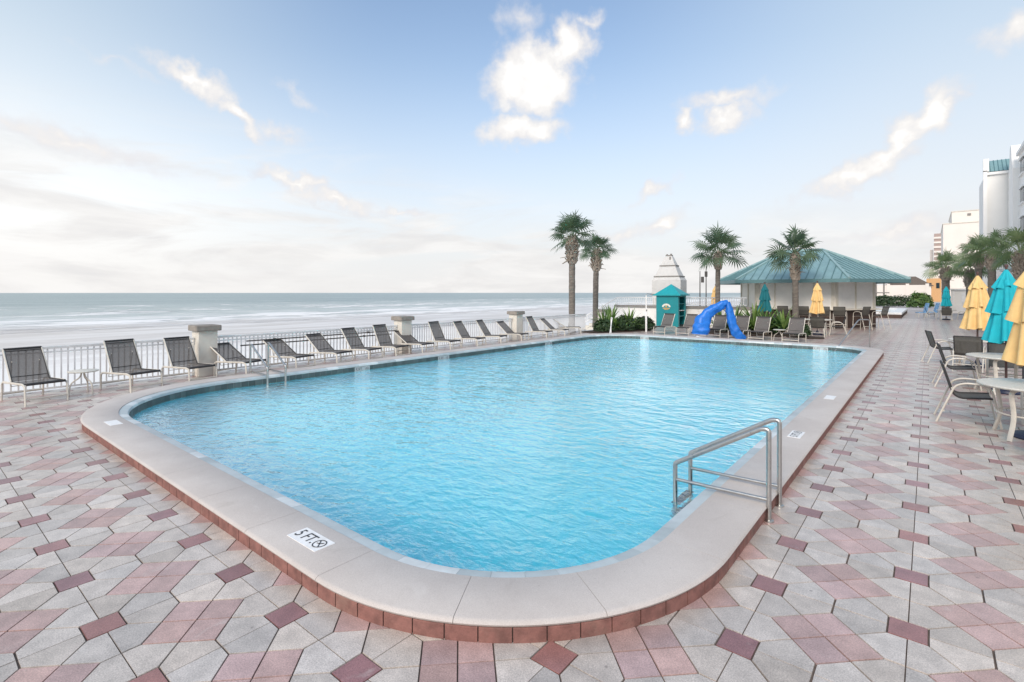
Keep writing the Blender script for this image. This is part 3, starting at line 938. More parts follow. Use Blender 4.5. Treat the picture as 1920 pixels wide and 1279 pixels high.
# long rescue poles hung on the railing
for i, (z, y0, y1, l) in enumerate([(0.76, 5.85, 10.6, 'upper of two long dark poles hung along the white railing'), (0.655, 5.7, 10.4, 'lower of two long dark poles hung along the white railing')]):
    t = thing('rescue_pole', l, 'pole', (FX + 0.10, y0, z), 0, 'poles hung on the railing')
    MB().tube([(0, 0, 0), (0, y1 - y0, 0)], 0.017, 8).build('shaft', M['lamp_dark'], t, smooth=True)
    for yy in (0.75, 3.7):
        MB().box((-0.045, yy, 0.0), (0.07, 0.05, 0.05)).build('bracket', M['rubber'], t)
# ------------------------------------------------------------------ loungers
def make_lounger(deg, sling):
    def fn():
        t = thing('sun_lounger', '', 'sun lounger')
        ang = R(deg)
        wv = 0.30
        px, pz, bl = -0.10, 0.355, 0.70
        bx, bz = px - bl * cos(ang), pz + bl * sin(ang)
        for sy in (-wv, wv):
            MB().tube(arc_path([(-0.40, sy, 0.345), (0.44, sy, 0.37), (0.545, sy, 0.34), (0.575, sy, 0.0)], 0.09, 5), 0.021, 8, flat=0.7).build('side_rail', M['frame'], t, smooth=True)
            MB().tube(arc_path([(-0.40, sy, 0.345), (-0.46, sy, 0.31), (-0.47, sy, 0.0)], 0.05, 4), 0.02, 8, flat=0.8).build('leg', M['frame'], t, smooth=True)
            MB().tube([(px, sy * .93, pz), (bx, sy * .93, bz)], 0.017, 8).build('back_rail', M['frame'], t, smooth=True)
        MB().tube([(0.57, -wv, 0.115), (0.57, wv, 0.115)], 0.015, 8).build('front_stretcher', M['frame'], t, smooth=True)
        MB().tube([(-0.468, -wv, 0.115), (-0.468, wv, 0.115)], 0.015, 8).build('rear_stretcher', M['frame'], t, smooth=True)
        s = MB()
        mx, mz = px + (bx - px) * .62, pz + (bz - pz) * .62
        s.tube([(mx, -0.2, mz), (-0.38, -0.2, 0.25), (-0.38, 0.2, 0.25), (mx, 0.2, mz)], 0.009, 6)
        s.build('back_strut', M['frame'], t)
        # back sling with a slight sag, as a thin shell
        def shell(pa, pb, w_, sag, nrm):
            m = MB(); n = 8
            for k in range(n):
                pass
            fr = []
            for i in range(n + 1):
                f = i / n
                x = pa[0] + (pb[0] - pa[0]) * f; z = pa[1] + (pb[1] - pa[1]) * f
                row = []
                for j in range(5):
                    y = -w_ + 2 * w_ * j / 4
                    sg = sag * (1 - (y / w_) ** 2) * (1 - (2 * f - 1) ** 4)
                    row.append((x - nrm[0] * sg, y, z - nrm[1] * sg))
                fr.append(row)
            V = [p for r in fr for p in r]
            m.add(V, [(i * 5 + j, i * 5 + j + 1, (i + 1) * 5 + j + 1, (i + 1) * 5 + j) for i in range(n) for j in range(4)])
            return m
        shell((px, pz + .012), (bx, bz), wv * .91, 0.02, (sin(ang), cos(ang))).build('back_sling', sling, t, smooth=True)
        shell((px + .01, pz + .01), (0.535, 0.375), wv * .93, 0.025, (0, 1)).build('seat_sling', sling, t, smooth=True)
        bd = MB()
        for sy in (-1, 1):
            bd.tube([(px, sy * wv * .90, pz + .014), (bx, sy * wv * .90, bz)], 0.012, 6)
        bd.tube([(bx, -wv * .92, bz), (bx, wv * .92, bz)], 0.02, 8)
        q = 0.16
        bd.tube([(px + (bx - px) * q, -wv * .9, pz + (bz - pz) * q), (px + (bx - px) * q, wv * .9, pz + (bz - pz) * q)], 0.007, 6)
        q = 0.93
        bd.tube([(px + (bx - px) * q, -wv * .9, pz + (bz - pz) * q), (px + (bx - px) * q, wv * .9, pz + (bz - pz) * q)], 0.007, 6)
        bd.build('sling_binding', M['binding'], t, smooth=True)
        sb = MB()
        sb.tube([(0.54, -wv * .92, 0.372), (0.54, wv * .92, 0.372)], 0.024, 8)
        for sy in (-1, 1):
            sb.tube([(px, sy * wv * .92, pz + .012), (0.53, sy * wv * .92, 0.374)], 0.012, 6)
        sb.build('seat_binding', M['binding'], t, smooth=True)
        return t
    return Kind(fn)
UP, UP2, UP3, LOW, MIDL = make_lounger(61, M['sling']), make_lounger(57, M['sling']), make_lounger(65, M['sling']), make_lounger(33, M['sling']), make_lounger(42, M['sling'])
ROW = 'sun loungers along the sea railing'
ROWL = [  # kind, Y at the foot of the back, facing, label
    (UP, 1.72, 17, 'upright sun lounger nearest the left edge of the photo'),
    (UP, 3.20, 30, 'upright sun lounger just right of the little side table'),
    (UP, 4.28, 36, 'upright sun lounger left of the largest fence pillar'),
    (LOW, 5.38, 40, 'low reclined sun lounger between the largest pillar and the pool ladder'),
    (LOW, 6.66, 40, 'low reclined sun lounger right of the pool ladder under the hung poles'),
    (MIDL, 7.78, 40, 'half reclined sun lounger second right of the pool ladder'),
    (UP, 8.78, 40, 'upright sun lounger third right of the pool ladder'),
    (UP, 9.80, 40, 'upright sun lounger next left of the middle fence pillar'),
    (LOW, 10.86, 40, 'low reclined sun lounger in front of the middle fence pillar'),
    (UP, 12.05, 40, 'upright sun lounger next right of the middle fence pillar'),
    (UP, 13.32, 40, 'upright sun lounger second right of the middle fence pillar'),
    (UP, 14.52, 40, 'upright sun lounger third right of the middle fence pillar'),
    (MIDL, 15.88, 40, 'half reclined sun lounger left of the farthest fence pillar'),
    (UP, 17.58, 40, 'upright sun lounger right of the farthest fence pillar'),
    (MIDL, 18.85, 40, 'half reclined sun lounger second right of the farthest fence pillar'),
    (LOW, 20.35, 60, 'sun lounger at the foot of the tall palm'),
]
ljit = random.Random(12)
for kd, y, a, l in ROWL:
    if kd is UP:
        kd = ljit.choice([UP, UP2, UP3])
    a = 13 + ljit.uniform(-5, 5) if y < 19.5 else 40
    ca, sa = cos(R(a)), sin(R(a))
    bx = -13.02 if y < 19.5 else -13.3
    kd.put(l, (bx + 0.10 * ca, y + 0.10 * sa, 0), R(a), ROW)
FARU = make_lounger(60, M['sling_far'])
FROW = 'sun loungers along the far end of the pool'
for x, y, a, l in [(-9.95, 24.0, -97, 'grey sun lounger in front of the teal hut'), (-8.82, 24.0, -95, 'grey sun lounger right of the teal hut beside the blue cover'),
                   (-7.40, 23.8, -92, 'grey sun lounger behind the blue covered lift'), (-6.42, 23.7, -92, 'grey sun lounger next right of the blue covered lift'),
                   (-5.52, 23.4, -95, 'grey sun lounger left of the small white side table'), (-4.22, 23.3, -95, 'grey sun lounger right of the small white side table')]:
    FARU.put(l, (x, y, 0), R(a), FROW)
def make_side_table():
    t = thing('side_table', '', 'side table')
    MB().lathe([(0.0, 0.43), (0.235, 0.43), (0.245, 0.44), (0.245, 0.452), (0.235, 0.458), (0.0, 0.458)], 24).build('tabletop', M['tabletop'], t, smooth=True)
    for k in range(3):
        a = R(30 + 120 * k); c, s = cos(a), sin(a)
        MB().tube(arc_path([(0.02 * c, 0.02 * s, 0.43), (0.05 * c, 0.05 * s, 0.32), (0.20 * c, 0.20 * s, 0.22), (0.22 * c, 0.22 * s, 0.0)], 0.10, 6), 0.013, 8).build('leg', M['frame'], t, smooth=True)
    return t
ST = Kind(make_side_table)
ST.put('small round side table between the two leftmost loungers', (-13.02, 2.48, 0), 0, 'small side tables')
ST.put('small white round side table between the far loungers', (-4.85, 23.7, 0), R(40), 'small side tables')

# ------------------------------------------------------------------ closed parasols, tables, chairs
def make_umbrella(fab, seed):
    def fn():
        t = thing('closed_umbrella', '', 'umbrella')
        r = random.Random(seed)
        MB().tube([(0, 0, 0.05), (0, 0, 2.45)], 0.021, 10).build('pole', M['pole'], t, smooth=True)
        MB().lathe([(0.0, 0.0), (0.24, 0.0), (0.25, 0.02), (0.23, 0.06), (0.07, 0.10), (0.035, 0.20), (0.0, 0.20)], 20).build('base', M['navy'], t, smooth=True)
        ph = [r.uniform(0, 6.28) for _ in range(6)]
        def tier(z0, z1, r0, r1, folds, amp, ofs, hem=0.02):
            m = MB()
            N, K = 96, 10
            rows = []
            for k in range(K + 1):
                f = k / K
                row = []
                for q in range(N):
                    a = 2 * pi * q / N
                    w_ = cos(folds * a + ph[0] + ofs + 0.8 * sin(2 * a + ph[1]))
                    w_ = (abs(w_) ** 0.6) * (1 if w_ > 0 else -1)
                    am = amp * (0.25 + 0.75 * f)
                    lump = 1 + 0.10 * f * sin(a * 2 + ph[2] + ofs) + 0.07 * f * sin(a * 3 + ph[3])
                    rr = 0.80 * (r0 + (r1 - r0) * (f ** 0.9)) * lump * (1 + am * w_)
                    z = z0 + (z1 - z0) * f + 0.025 * f * sin(a * 3 + ph[4]) + 0.02 * f * w_
                    row.append((rr * cos(a), rr * sin(a), z))
                rows.append(row)
            m.ring(rows, caps=False)
            return m
        tier(2.46, 2.10, 0.03, 0.225, 8, 0.17, 0.0).build('vent_cap', fab, t, smooth=True)
        tier(2.26, 1.60, 0.16, 0.285, 8, 0.26, 1.0).build('canopy', fab, t, smooth=True)
        tier(1.80, 1.02, 0.20, 0.315, 8, 0.34, 2.1).build('canopy_skirt', fab, t, smooth=True)
        MB().lathe([(0.165, -0.03), (0.185, 0.0), (0.165, 0.03)], 24, (0, 0, 1.60)).build('tie_strap', fab, t, smooth=True)
        MB().lathe([(0.0, 2.44), (0.022, 2.44), (0.016, 2.49), (0.034, 2.52), (0.03, 2.56), (0.0, 2.575)], 12).build('finial', M['pole'], t, smooth=True)
        return t
    return Kind(fn)
UY, UT, UD = make_umbrella(M['yellow'], 3), make_umbrella(M['teal'], 8), make_umbrella(M['teal_dark'], 5)
GU = 'closed parasols round the deck'
UY.put('closed yellow parasol at the right edge, nearest the camera', (1.14, 9.95, 0), R(200), GU)
UT.put('bright turquoise closed parasol between two yellow ones at the right', (1.20, 14.15, 0), R(20), GU)
UY.put('closed yellow parasol left of the bright turquoise one at the right', (1.02, 18.6, 0), R(75), GU)
UY.put('closed yellow parasol in front of the bar hut', (-4.12, 28.1, 0), R(140), GU)
UD.put('dark teal closed parasol standing in the plants before the bar hut', (-6.72, 29.4, 0), R(10), GU)
UT.put('small turquoise closed parasol far along the deck beyond the bar', (1.0, 49.4, 0), R(80), GU)
UY.put('closed yellow parasol half hidden behind a palm trunk left of the bar hut', (-11.0, 34.9, 0), R(100), GU)

def make_table():
    t = thing('patio_table', '', 'patio table')
    MB().lathe([(0.0, 0.695), (0.56, 0.695), (0.60, 0.705), (0.61, 0.72), (0.60, 0.735), (0.57, 0.74), (0.0, 0.738)], 40).build('tabletop', M['tabletop'], t, smooth=True)
    for k in range(4):
        a = R(45 + 90 * k); c, s = cos(a), sin(a)
        MB().tube(arc_path([(0.30 * c, 0.30 * s, 0.69), (0.47 * c, 0.47 * s, 0.66), (0.40 * c, 0.40 * s, 0.30), (0.50 * c, 0.50 * s, 0.0)], 0.16, 7), 0.032, 8, flat=0.7, up=(-s, c, 0)).build('leg', M['frame'], t, smooth=True)
    m = MB()
    m.tube([(0.40 * cos(2 * pi * q / 24), 0.40 * sin(2 * pi * q / 24), 0.33) for q in range(25)], 0.012, 6)
    m.build('leg_ring', M['frame'], t, smooth=True)
    return t
PT = Kind(make_table)
GT = 'round patio tables'
PT.put('round white patio table at the right edge, nearest the camera', (1.14, 9.95, 0), R(8), GT)
PT.put('round white patio table under the bright turquoise parasol', (1.20, 14.15, 0), R(20), GT)
PT.put('round white patio table under the yellow parasol beyond the turquoise one', (1.02, 18.6, 0), R(5), GT)
PT.put('round patio table under the yellow parasol in front of the bar hut', (-4.12, 28.1, 0), 0, GT)
PT.put('round patio table far along the deck with the small turquoise parasol', (1.0, 49.4, 0), 0, GT)

def make_chair(hgt=0.42, high=False):
    def fn():
        t = thing('bar_chair' if high else 'patio_chair', '', 'bar chair' if high else 'patio chair')
        h = hgt; arm = h + 0.22; w_ = 0.285; top = h + 0.48
        for sy in (-w_, w_):
            MB().tube(arc_path([(-0.34, sy, 0.0), (-0.12, sy, arm - 0.05), (0.0, sy, arm), (0.20, sy, arm - 0.01), (0.30, sy, arm - 0.08), (0.40 if not high else 0.34, sy, 0.0)], 0.14, 6), 0.0145, 8).build('side_frame', M['frame'], t, smooth=True)
            MB().tube(arc_path([(-0.26, sy * .94, top), (-0.13, sy * .94, h + 0.03), (-0.05, sy * .94, h - 0.015), (0.32, sy * .94, h + 0.015)], 0.10, 6), 0.014, 8).build('sling_rail', M['binding'], t, smooth=True)
            MB().tube([(-0.155, sy, h + 0.13), (-0.155, sy * .94, h + 0.13)], 0.012, 6).build('arm_bracket', M['frame'], t)
        MB().tube([(0.335, -w_, h - 0.05), (0.335, w_, h - 0.05)], 0.012, 8).build('front_stretcher', M['frame'], t, smooth=True)
        MB().tube([(-0.25, -w_, 0.18), (-0.25, w_, 0.18)], 0.012, 8).build('rear_stretcher', M['frame'], t, smooth=True)
        if high:
            MB().tube([(0.355, -w_, 0.26), (0.355, w_, 0.26)], 0.013, 8).build('foot_rest', M['frame'], t, smooth=True)
        P = arc_path([(-0.26, 0, top), (-0.13, 0, h + 0.03), (-0.05, 0, h - 0.015), (0.32, 0, h + 0.015)], 0.10, 6)
        m = MB(); n = 5; V = []
        for i, p in enumerate(P):
            for j in range(n):
                y = -w_ * .92 + 2 * w_ * .92 * j / (n - 1)
                V.append((p.x - 0.012 * (1 - (y / w_) ** 2), y, p.z - 0.012 * (1 - (y / w_) ** 2)))
        m.add(V, [(i * n + j, i * n + j + 1, (i + 1) * n + j + 1, (i + 1) * n + j) for i in range(len(P) - 1) for j in range(n - 1)])
        m.build('sling', M['sling_chair'], t, smooth=True)
        tb = MB(); tb.tube([(-0.26, -w_ * .94, top), (-0.26, w_ * .94, top)], 0.013, 8); tb.build('top_bar', M['binding'], t, smooth=True)
        return t
    return Kind(fn)
M['sling_chair'] = sling_mat('grey_sling', (0.075, 0.072, 0.062), 0.93)
PC = make_chair(0.41)
GC = 'sling patio chairs at the round tables'
for x, y, a, l in [(0.42, 10.62, 2, 'sling patio chair seen side on at the nearest table on the right'),
                   (0.42, 14.42, 4, 'sling patio chair seen side on at the table under the turquoise parasol'),
                   (0.24, 19.1, 14, 'farthest left sling patio chair beside the walkway with its back to the pool'),
                   (0.80, 17.55, 82, 'sling patio chair with its wide back toward the camera before the yellow parasol'),
                   (1.28, 15.25, -92, 'sling patio chair behind the table under the turquoise parasol'),
                   (1.42, 11.25, -95, 'sling patio chair behind the nearest table on the right'),
                   (1.26, 8.62, 92, 'dark sling patio chair cut by the right edge, in front of the nearest table'),
                   (-3.92, 26.95, 92, 'sling patio chair with its back to the pool under the yellow parasol by the bar'),
                   (-3.25, 28.2, 190, 'sling patio chair right of the table in front of the bar hut'),
                   (-6.0, 28.6, 60, 'sling patio chair left of the palm in front of the bar hut'),
                   (1.0, 48.4, 90, 'dark backed patio chair at the far turquoise parasol'),
                   (0.05, 49.3, 0, 'pale patio chair left of the far turquoise parasol'),
                   (2.0, 49.5, 180, 'pale patio chair right of the far turquoise parasol')]:
    PC.put(l, (x, y, 0), R(a), GC)

# ================================================================== BAR HUT (long hexagon, metal hip roof)
HEX = [(-8.2, 33.5), (-4.0, 33.5), (-2.32, 36.4), (-4.0, 39.3), (-8.2, 39.3), (-9.88, 36.4)]
HC = Vector((-6.1, 36.4))
def hexo(o):
    """hexagon grown by o"""
    L = []
    n = len(HEX)
    lines = []
    for i in range(n):
        a, b_ = Vector(HEX[i]), Vector(HEX[(i + 1) % n])
        d = (b_ - a).normalized(); nn = Vector((d.y, -d.x))
        lines.append((a + nn * o, d))
    for i in range(n):
        (p, d), (q, e) = lines[i - 1], lines[i]
        k = d.x * e.y - d.y * e.x
        t = ((q.x - p.x) * e.y - (q.y - p.y) * e.x) / k
        r = p + d * t
        L.append((r.x, r.y))
    return L
def build_bar():
    t = thing('bar_hut', 'white shuttered pool bar with green standing seam metal roof', 'bar hut', (0, 0, 0))
    b = MB(); b.prism(hexo(-0.05), 0.0, 1.02); b.build('bar_front', M['bar_wood'], t)
    b = MB(); b.prism(hexo(0.22), 1.02, 1.09); b.build('counter', M['post'], t)
    b = MB(); b.prism(hexo(-0.10), 1.09, 2.72); b.build('wall', M['shutter'], t)
    # posts and shutters on every side
    n = 6
    for i in range(n):
        a, c = Vector(hexo(-0.10)[i]), Vector(hexo(-0.10)[(i + 1) % n])
        d = (c - a); L = d.length; d.normalize(); nn = Vector((d.y, -d.x)); rz = atan2(d.y, d.x)
        k = 4 if L > 4 else 2
        p = MB()
        for q in range(k + 1):
            f = q / k
            w_ = 0.16 if q in (0, k) else 0.07
            x = a + d * (min(max(L * f, w_ * .6), L - w_ * .6)) + nn * 0.03
            MB().box((x.x, x.y, 1.905), (w_, 0.07, 1.63), rz).build('post', M['post'], t)
        for q in range(k):
            s = MB(); x0 = L * q / k + 0.09; x1 = L * (q + 1) / k - 0.09
            for z in range(18):
                zc = 1.15 + z * 0.086
                x = a + d * ((x0 + x1) / 2) + nn * 0.006
                s.box((x.x, x.y, zc), (x1 - x0, 0.018, 0.080), rz)
            s.build('shutter', M['shutter'], t)
        x = a + d * (L / 2) + nn * 0.045
        MB().box((x.x, x.y, 2.66), (L - 0.12, 0.05, 0.12), rz).build('fascia', M['post'], t)
    # roof
    E = hexo(1.32)
    ze, zr = 2.76, 4.62
    rl, rr_ = Vector((-7.15, 36.4, zr)), Vector((-5.05, 36.4, zr))
    top = [rl, rr_, rr_, rr_, rl, rl]
    roof = MB()
    Ev = [Vector((x, y, ze)) for x, y in E]
    for i in range(n):
        j = (i + 1) % n
        if (top[i] - top[j]).length < 1e-4:
            roof.add([Ev[i], Ev[j], top[i]], [(0, 1, 2)])
        else:
            roof.add([Ev[i], Ev[j], top[j], top[i]], [(0, 1, 2, 3)])
    roof.add([tuple(v - Vector((0, 0, 0.03))) for v in Ev], [tuple(reversed(range(n)))])
    ro = roof.build('roof', M['roof'], t)
    seams = MB(); caps = MB(); edge = MB()
    for i in range(n):
        j = (i + 1) % n
        a, c = Ev[i], Ev[j]
        d = (c - a); L = d.length; d.normalize()
        mid_top = (top[i] + top[j]) / 2
        inw = Vector((-d.y, d.x, 0))
        run = (mid_top - a).dot(inw); rise = zr - ze
        k = int(L / 0.40)
        ta = (top[i] - a).dot(d); tb = (top[j] - a).dot(d)
        for q in range(1, k):
            s = L * q / k
            if s < ta:
                f = s / ta
            elif s > tb:
                f = (L - s) / (L - tb)
            else:
                f = 1.0
            p0 = a + d * s; p1 = p0 + inw * run * f + Vector((0, 0, rise * f))
            seams.tube([p0 + Vector((0, 0, .015)), p1 + Vector((0, 0, .015))], 0.026, 4)
        caps.tube([a + Vector((0, 0, .03)), top[i] + Vector((0, 0, .03))], 0.075, 6, flat=1.0)
        m_ = (a + c) / 2
        edge.box((m_.x, m_.y, ze - 0.10), (L + 0.02, 0.05, 0.20), atan2(d.y, d.x))
    caps.tube([rl + Vector((0, 0, .03)), rr_ + Vector((0, 0, .03))], 0.085, 6)
    seams.build('roof_seams', M['roof_trim'], ro)
    caps.build('hip_caps', M['roof_light'], ro)
    edge.build('gutter', M['roof_trim'], t)
build_bar()
BC = make_chair(0.76, True)
GB = 'tall chairs along the bar counter'
for x, y, a, l in [(-7.55, 32.55, 88, 'tall bar chair at the left end of the bar, behind the dark teal parasol'), (-6.45, 32.5, 92, 'tall bar chair left of the palm before the bar'),
                   (-5.42, 32.55, 90, 'tall bar chair behind the palm before the bar'), (-4.45, 32.55, 95, 'tall bar chair behind the yellow parasol at the bar'),
                   (-3.72, 32.6, 90, 'tall bar chair right of the yellow parasol at the bar'), (-2.78, 33.5, 148, 'tall bar chair second from the right at the bar'), (-2.02, 34.7, 152, 'rightmost tall bar chair at the bar')]:
    BC.put(l, (x, y, 0), R(a), GB)

# ================================================================== TOWEL HUT, MONUMENT, PLATFORM
def build_hut():
    t = thing('towel_hut', 'teal towel hut with pyramid roof and open shelved side', 'hut', (-11.95, 29.75, 0), R(2))
    w_ = 0.66
    m = MB(); m.box((0, -w_, 0.94), (2 * w_, 0.06, 1.88)); m.box((-w_ + .03, 0.03, 0.94), (0.06, 2 * w_ - .06, 1.88)); m.box((0.03, w_ - .03, 0.94), (2 * w_ - .06, 0.06, 1.88))
    m.build('wall', M['hut'], t)
    m = MB(); m.box((0, 0, 0.05), (2 * w_ - .14, 2 * w_ - .14, 0.1)); m.box((-0.45, 0, 0.95), (0.25, 2 * w_ - .14, 1.7)); m.build('interior', M['hut_dark'], t)
    for z in (0.62, 0.95, 1.35):
        MB().box((0.16, 0, z), (0.96, 2 * w_ - .13, 0.03)).build('shelf', M['hut'] if z != 0.95 else M['white_paint'], t)
    m = MB(); m.box((w_ - .03, -w_ + .10, 0.94), (0.06, 0.14, 1.88)); m.box((w_ - .03, w_ - .13, 0.94), (0.06, 0.14, 1.88)); m.box((w_ - .03, 0, 1.81), (0.06, 2 * w_ - .4, 0.12)); m.build('door_frame', M['hut'], t)
    e = w_ + 0.16
    m = MB(); m.add([(-e, -e, 1.86), (e, -e, 1.86), (e, e, 1.86), (-e, e, 1.86), (0, 0, 2.52)], [(0, 1, 4), (1, 2, 4), (2, 3, 4), (3, 0, 4), (3, 2, 1, 0)])
    r = m.build('roof', M['hut_roof'], t)
    m = MB()
    for q in range(4):
        a = R(90 * q); m.box((e * cos(a), e * sin(a), 1.865), (0.03, 2 * e, 0.07), a)
    m.build('roof_trim', M['hut_roof'], r)
    # emblem: an arch of sun over a small palm, in cream and gold
    em = MB(); N = 20
    yv = -w_ - 0.034
    V = []
    for i in range(N + 1):
        a = pi * i / N
        V += [(-0.05 + 0.26 * cos(a), yv, 1.16 + 0.20 * sin(a)), (-0.05 + 0.15 * cos(a), yv, 1.16 + 0.10 * sin(a))]
    em.add(V, [(2 * i, 2 * i + 1, 2 * i + 3, 2 * i + 2) for i in range(N)])
    e1 = em.build('emblem', M['emblem_w'], t)
    e2 = MB(); e2.box((-0.05, yv - .002, 1.20), (0.10, 0.004, 0.10)); e2.box((-0.05, yv - .002, 1.085), (0.42, 0.004, 0.045)); e2.box((-0.05, yv - .002, 1.02), (0.26, 0.004, 0.035)); e2.build('emblem_base', M['emblem_o'], e1)
build_hut()

M['tower_render'] = mat('tower_render', (0.60, 0.59, 0.575), 0.75, var=0.06, scale=2, dirt=(0.48, 0.46, 0.44))
def build_tower():
    t = thing('beach_tower', 'tall white tapering tower with grey ledges behind the teal hut', 'tower', (-13.15, 32.4, 0), R(4))
    def fr(z0, z1, a0, a1):
        m = MB(); m.add([(-a0, -a0 * .7, z0), (a0, -a0 * .7, z0), (a0, a0 * .7, z0), (-a0, a0 * .7, z0), (-a1, -a1 * .7, z1), (a1, -a1 * .7, z1), (a1, a1 * .7, z1), (-a1, a1 * .7, z1)],
                        [(3, 2, 1, 0), (4, 5, 6, 7), (0, 1, 5, 4), (1, 2, 6, 5), (2, 3, 7, 6), (3, 0, 4, 7)]); return m
    fr(0, 1.86, 0.9, 0.9).build('plinth', M['tower_render'], t)
    fr(1.94, 2.82, 0.93, 0.93).build('block', M['tower_render'], t)
    fr(2.82, 3.02, 0.93, 0.80).build('shoulder', M['tower_render'], t)
    fr(3.09, 3.72, 0.775, 0.50).build('middle_tier', M['tower_render'], t)
    fr(3.79, 4.38, 0.47, 0.22).build('upper_tier', M['tower_render'], t)
    for z, a in ((1.90, 1.0), (3.055, 0.84), (3.755, 0.53)):
        MB().box((0, 0, z), (2 * a, 1.4 * a, 0.075)).build('ledge', M['grey_band'], t)
    f = MB(); f.box((0, 0, 4.42), (0.40, 0.28, 0.08)); f.box((-0.14, 0, 4.49), (0.08, 0.1, 0.07)); f.box((0.12, 0, 4.5), (0.1, 0.1, 0.09)); f.box((0.12, -0.2, 4.24), (0.10, 0.05, 0.2)); f.build('finial', M['grey_band'], t)
build_tower()

def build_platform():
    t = thing('beach_access_wall', 'white wall with grey ledge and railing beside the stairs to the beach', 'wall', (0, 0, 0))
    MB().box((-12.0, 30.9, 0.53), (8.4, 0.25, 1.06)).build('wall', M['white_wall'], t)
    MB().box((-12.0, 30.88, 1.13), (8.5, 0.36, 0.14)).build('ledge', M['grey_band'], t)
    MB().box((-16.1, 34.0, -0.8), (0.25, 6.0, 3.6)).build('return_wall', M['white_wall'], t)
    MB().box((-12.0, 34.0, 0.9), (8.0, 6.0, 0.2)).build('platform_deck', M['stucco'], t)
    t2 = thing('beach_stair_railing', 'pale railing on the white wall sloping down the stairs to the beach', 'railing', (-16.1, 30.9, 1.2), 0)
    MB().tube([(0, 0, 0.50), (8.1, 0, 0.50)], 0.03, 6).build('top_rail', M['rail_grey'], t2)
    MB().tube([(0, 0, 0.08), (8.1, 0, 0.08)], 0.02, 6).build('bottom_rail', M['white_paint'], t2)
    MB().tube([(0, 0, 0.50), (-2.6, 0, -0.9)], 0.04, 6).build('stair_rail', M['rail_grey'], t2)
    MB().tube([(0, 0, 0.08), (-2.6, 0, -1.3)], 0.03, 6).build('stair_lower_rail', M['white_paint'], t2)
    first = MB().box((0, 0, 0.29), (0.025, 0.025, 0.42)).build('baluster', M['white_paint'], t2)
    for i in range(1, 62):
        o = first.copy(); COL.objects.link(o); o.parent = t2; o.location = (i * 0.13, 0, 0)
    for i in range(1, 18):
        o = first.copy(); COL.objects.link(o); o.parent = t2; o.location = (-i * 0.145, 0, -0.078 * i)
    b = MB()
    for i in range(10):
        b.box((-16.4 - 0.3 * i, 31.8, 0.9 - 0.17 * i - 1.2), (0.3, 1.6, 2.4))
    tag(b.build('beach_stairs', M['stucco']), 'concrete stairs going down from the wall to the beach', 'stairs')
build_platform()
def shower():
    t = thing('shower_post', 'white outdoor shower post beside the shrubs at the far pool corner', 'shower post', (-11.25, 24.7, 0))
    MB().lathe([(0.05, 0), (0.05, 1.0), (0.032, 1.05), (0.028, 1.88), (0.0, 1.88)], 12).build('post', M['white_paint'], t, smooth=True)
    MB().tube(arc_path([(0, 0, 1.84), (0.02, 0, 1.96), (0.22, 0, 1.94)], .06), 0.014, 8).build('shower_arm', M['steel'], t, smooth=True)
    MB().lathe([(0.0, 0.03), (0.015, 0.03), (0.05, 0.0), (0.0, 0.0)], 12, (0.23, 0, 1.89)).build('shower_head', M['steel'], t, smooth=True)
    MB().box((0.04, -0.03, 1.1), (0.06, 0.06, 0.09), bev=.01).build('valve', M['steel'], t)
shower()
for i, (x, y, h, l) in enumerate([(-15.6, 45.3, 3.9, 'dark street lamp left of the pair near the sea'), (-16.2, 48.7, 4.5, 'taller dark street lamp right of the pair near the sea')]):
    t = thing('street_lamp', l, 'street lamp', (x, y, 0), 0, 'dark street lamps near the sea')
    MB().tube([(0, 0, -2.5), (0, 0, h - .5)], [0.07, 0.04], 8).build('post', M['lamp_dark'], t, smooth=True)
    MB().box((0.22 if i == 0 else 0, 0, h - 0.75), (0.22, 0.22, 0.52), bev=.04).build('lantern', M['lamp_dark'], t)
    MB().tube([(0, 0, h - .5), (0, 0, h)], 0.035, 6).build('finial', M['lamp_dark'], t)

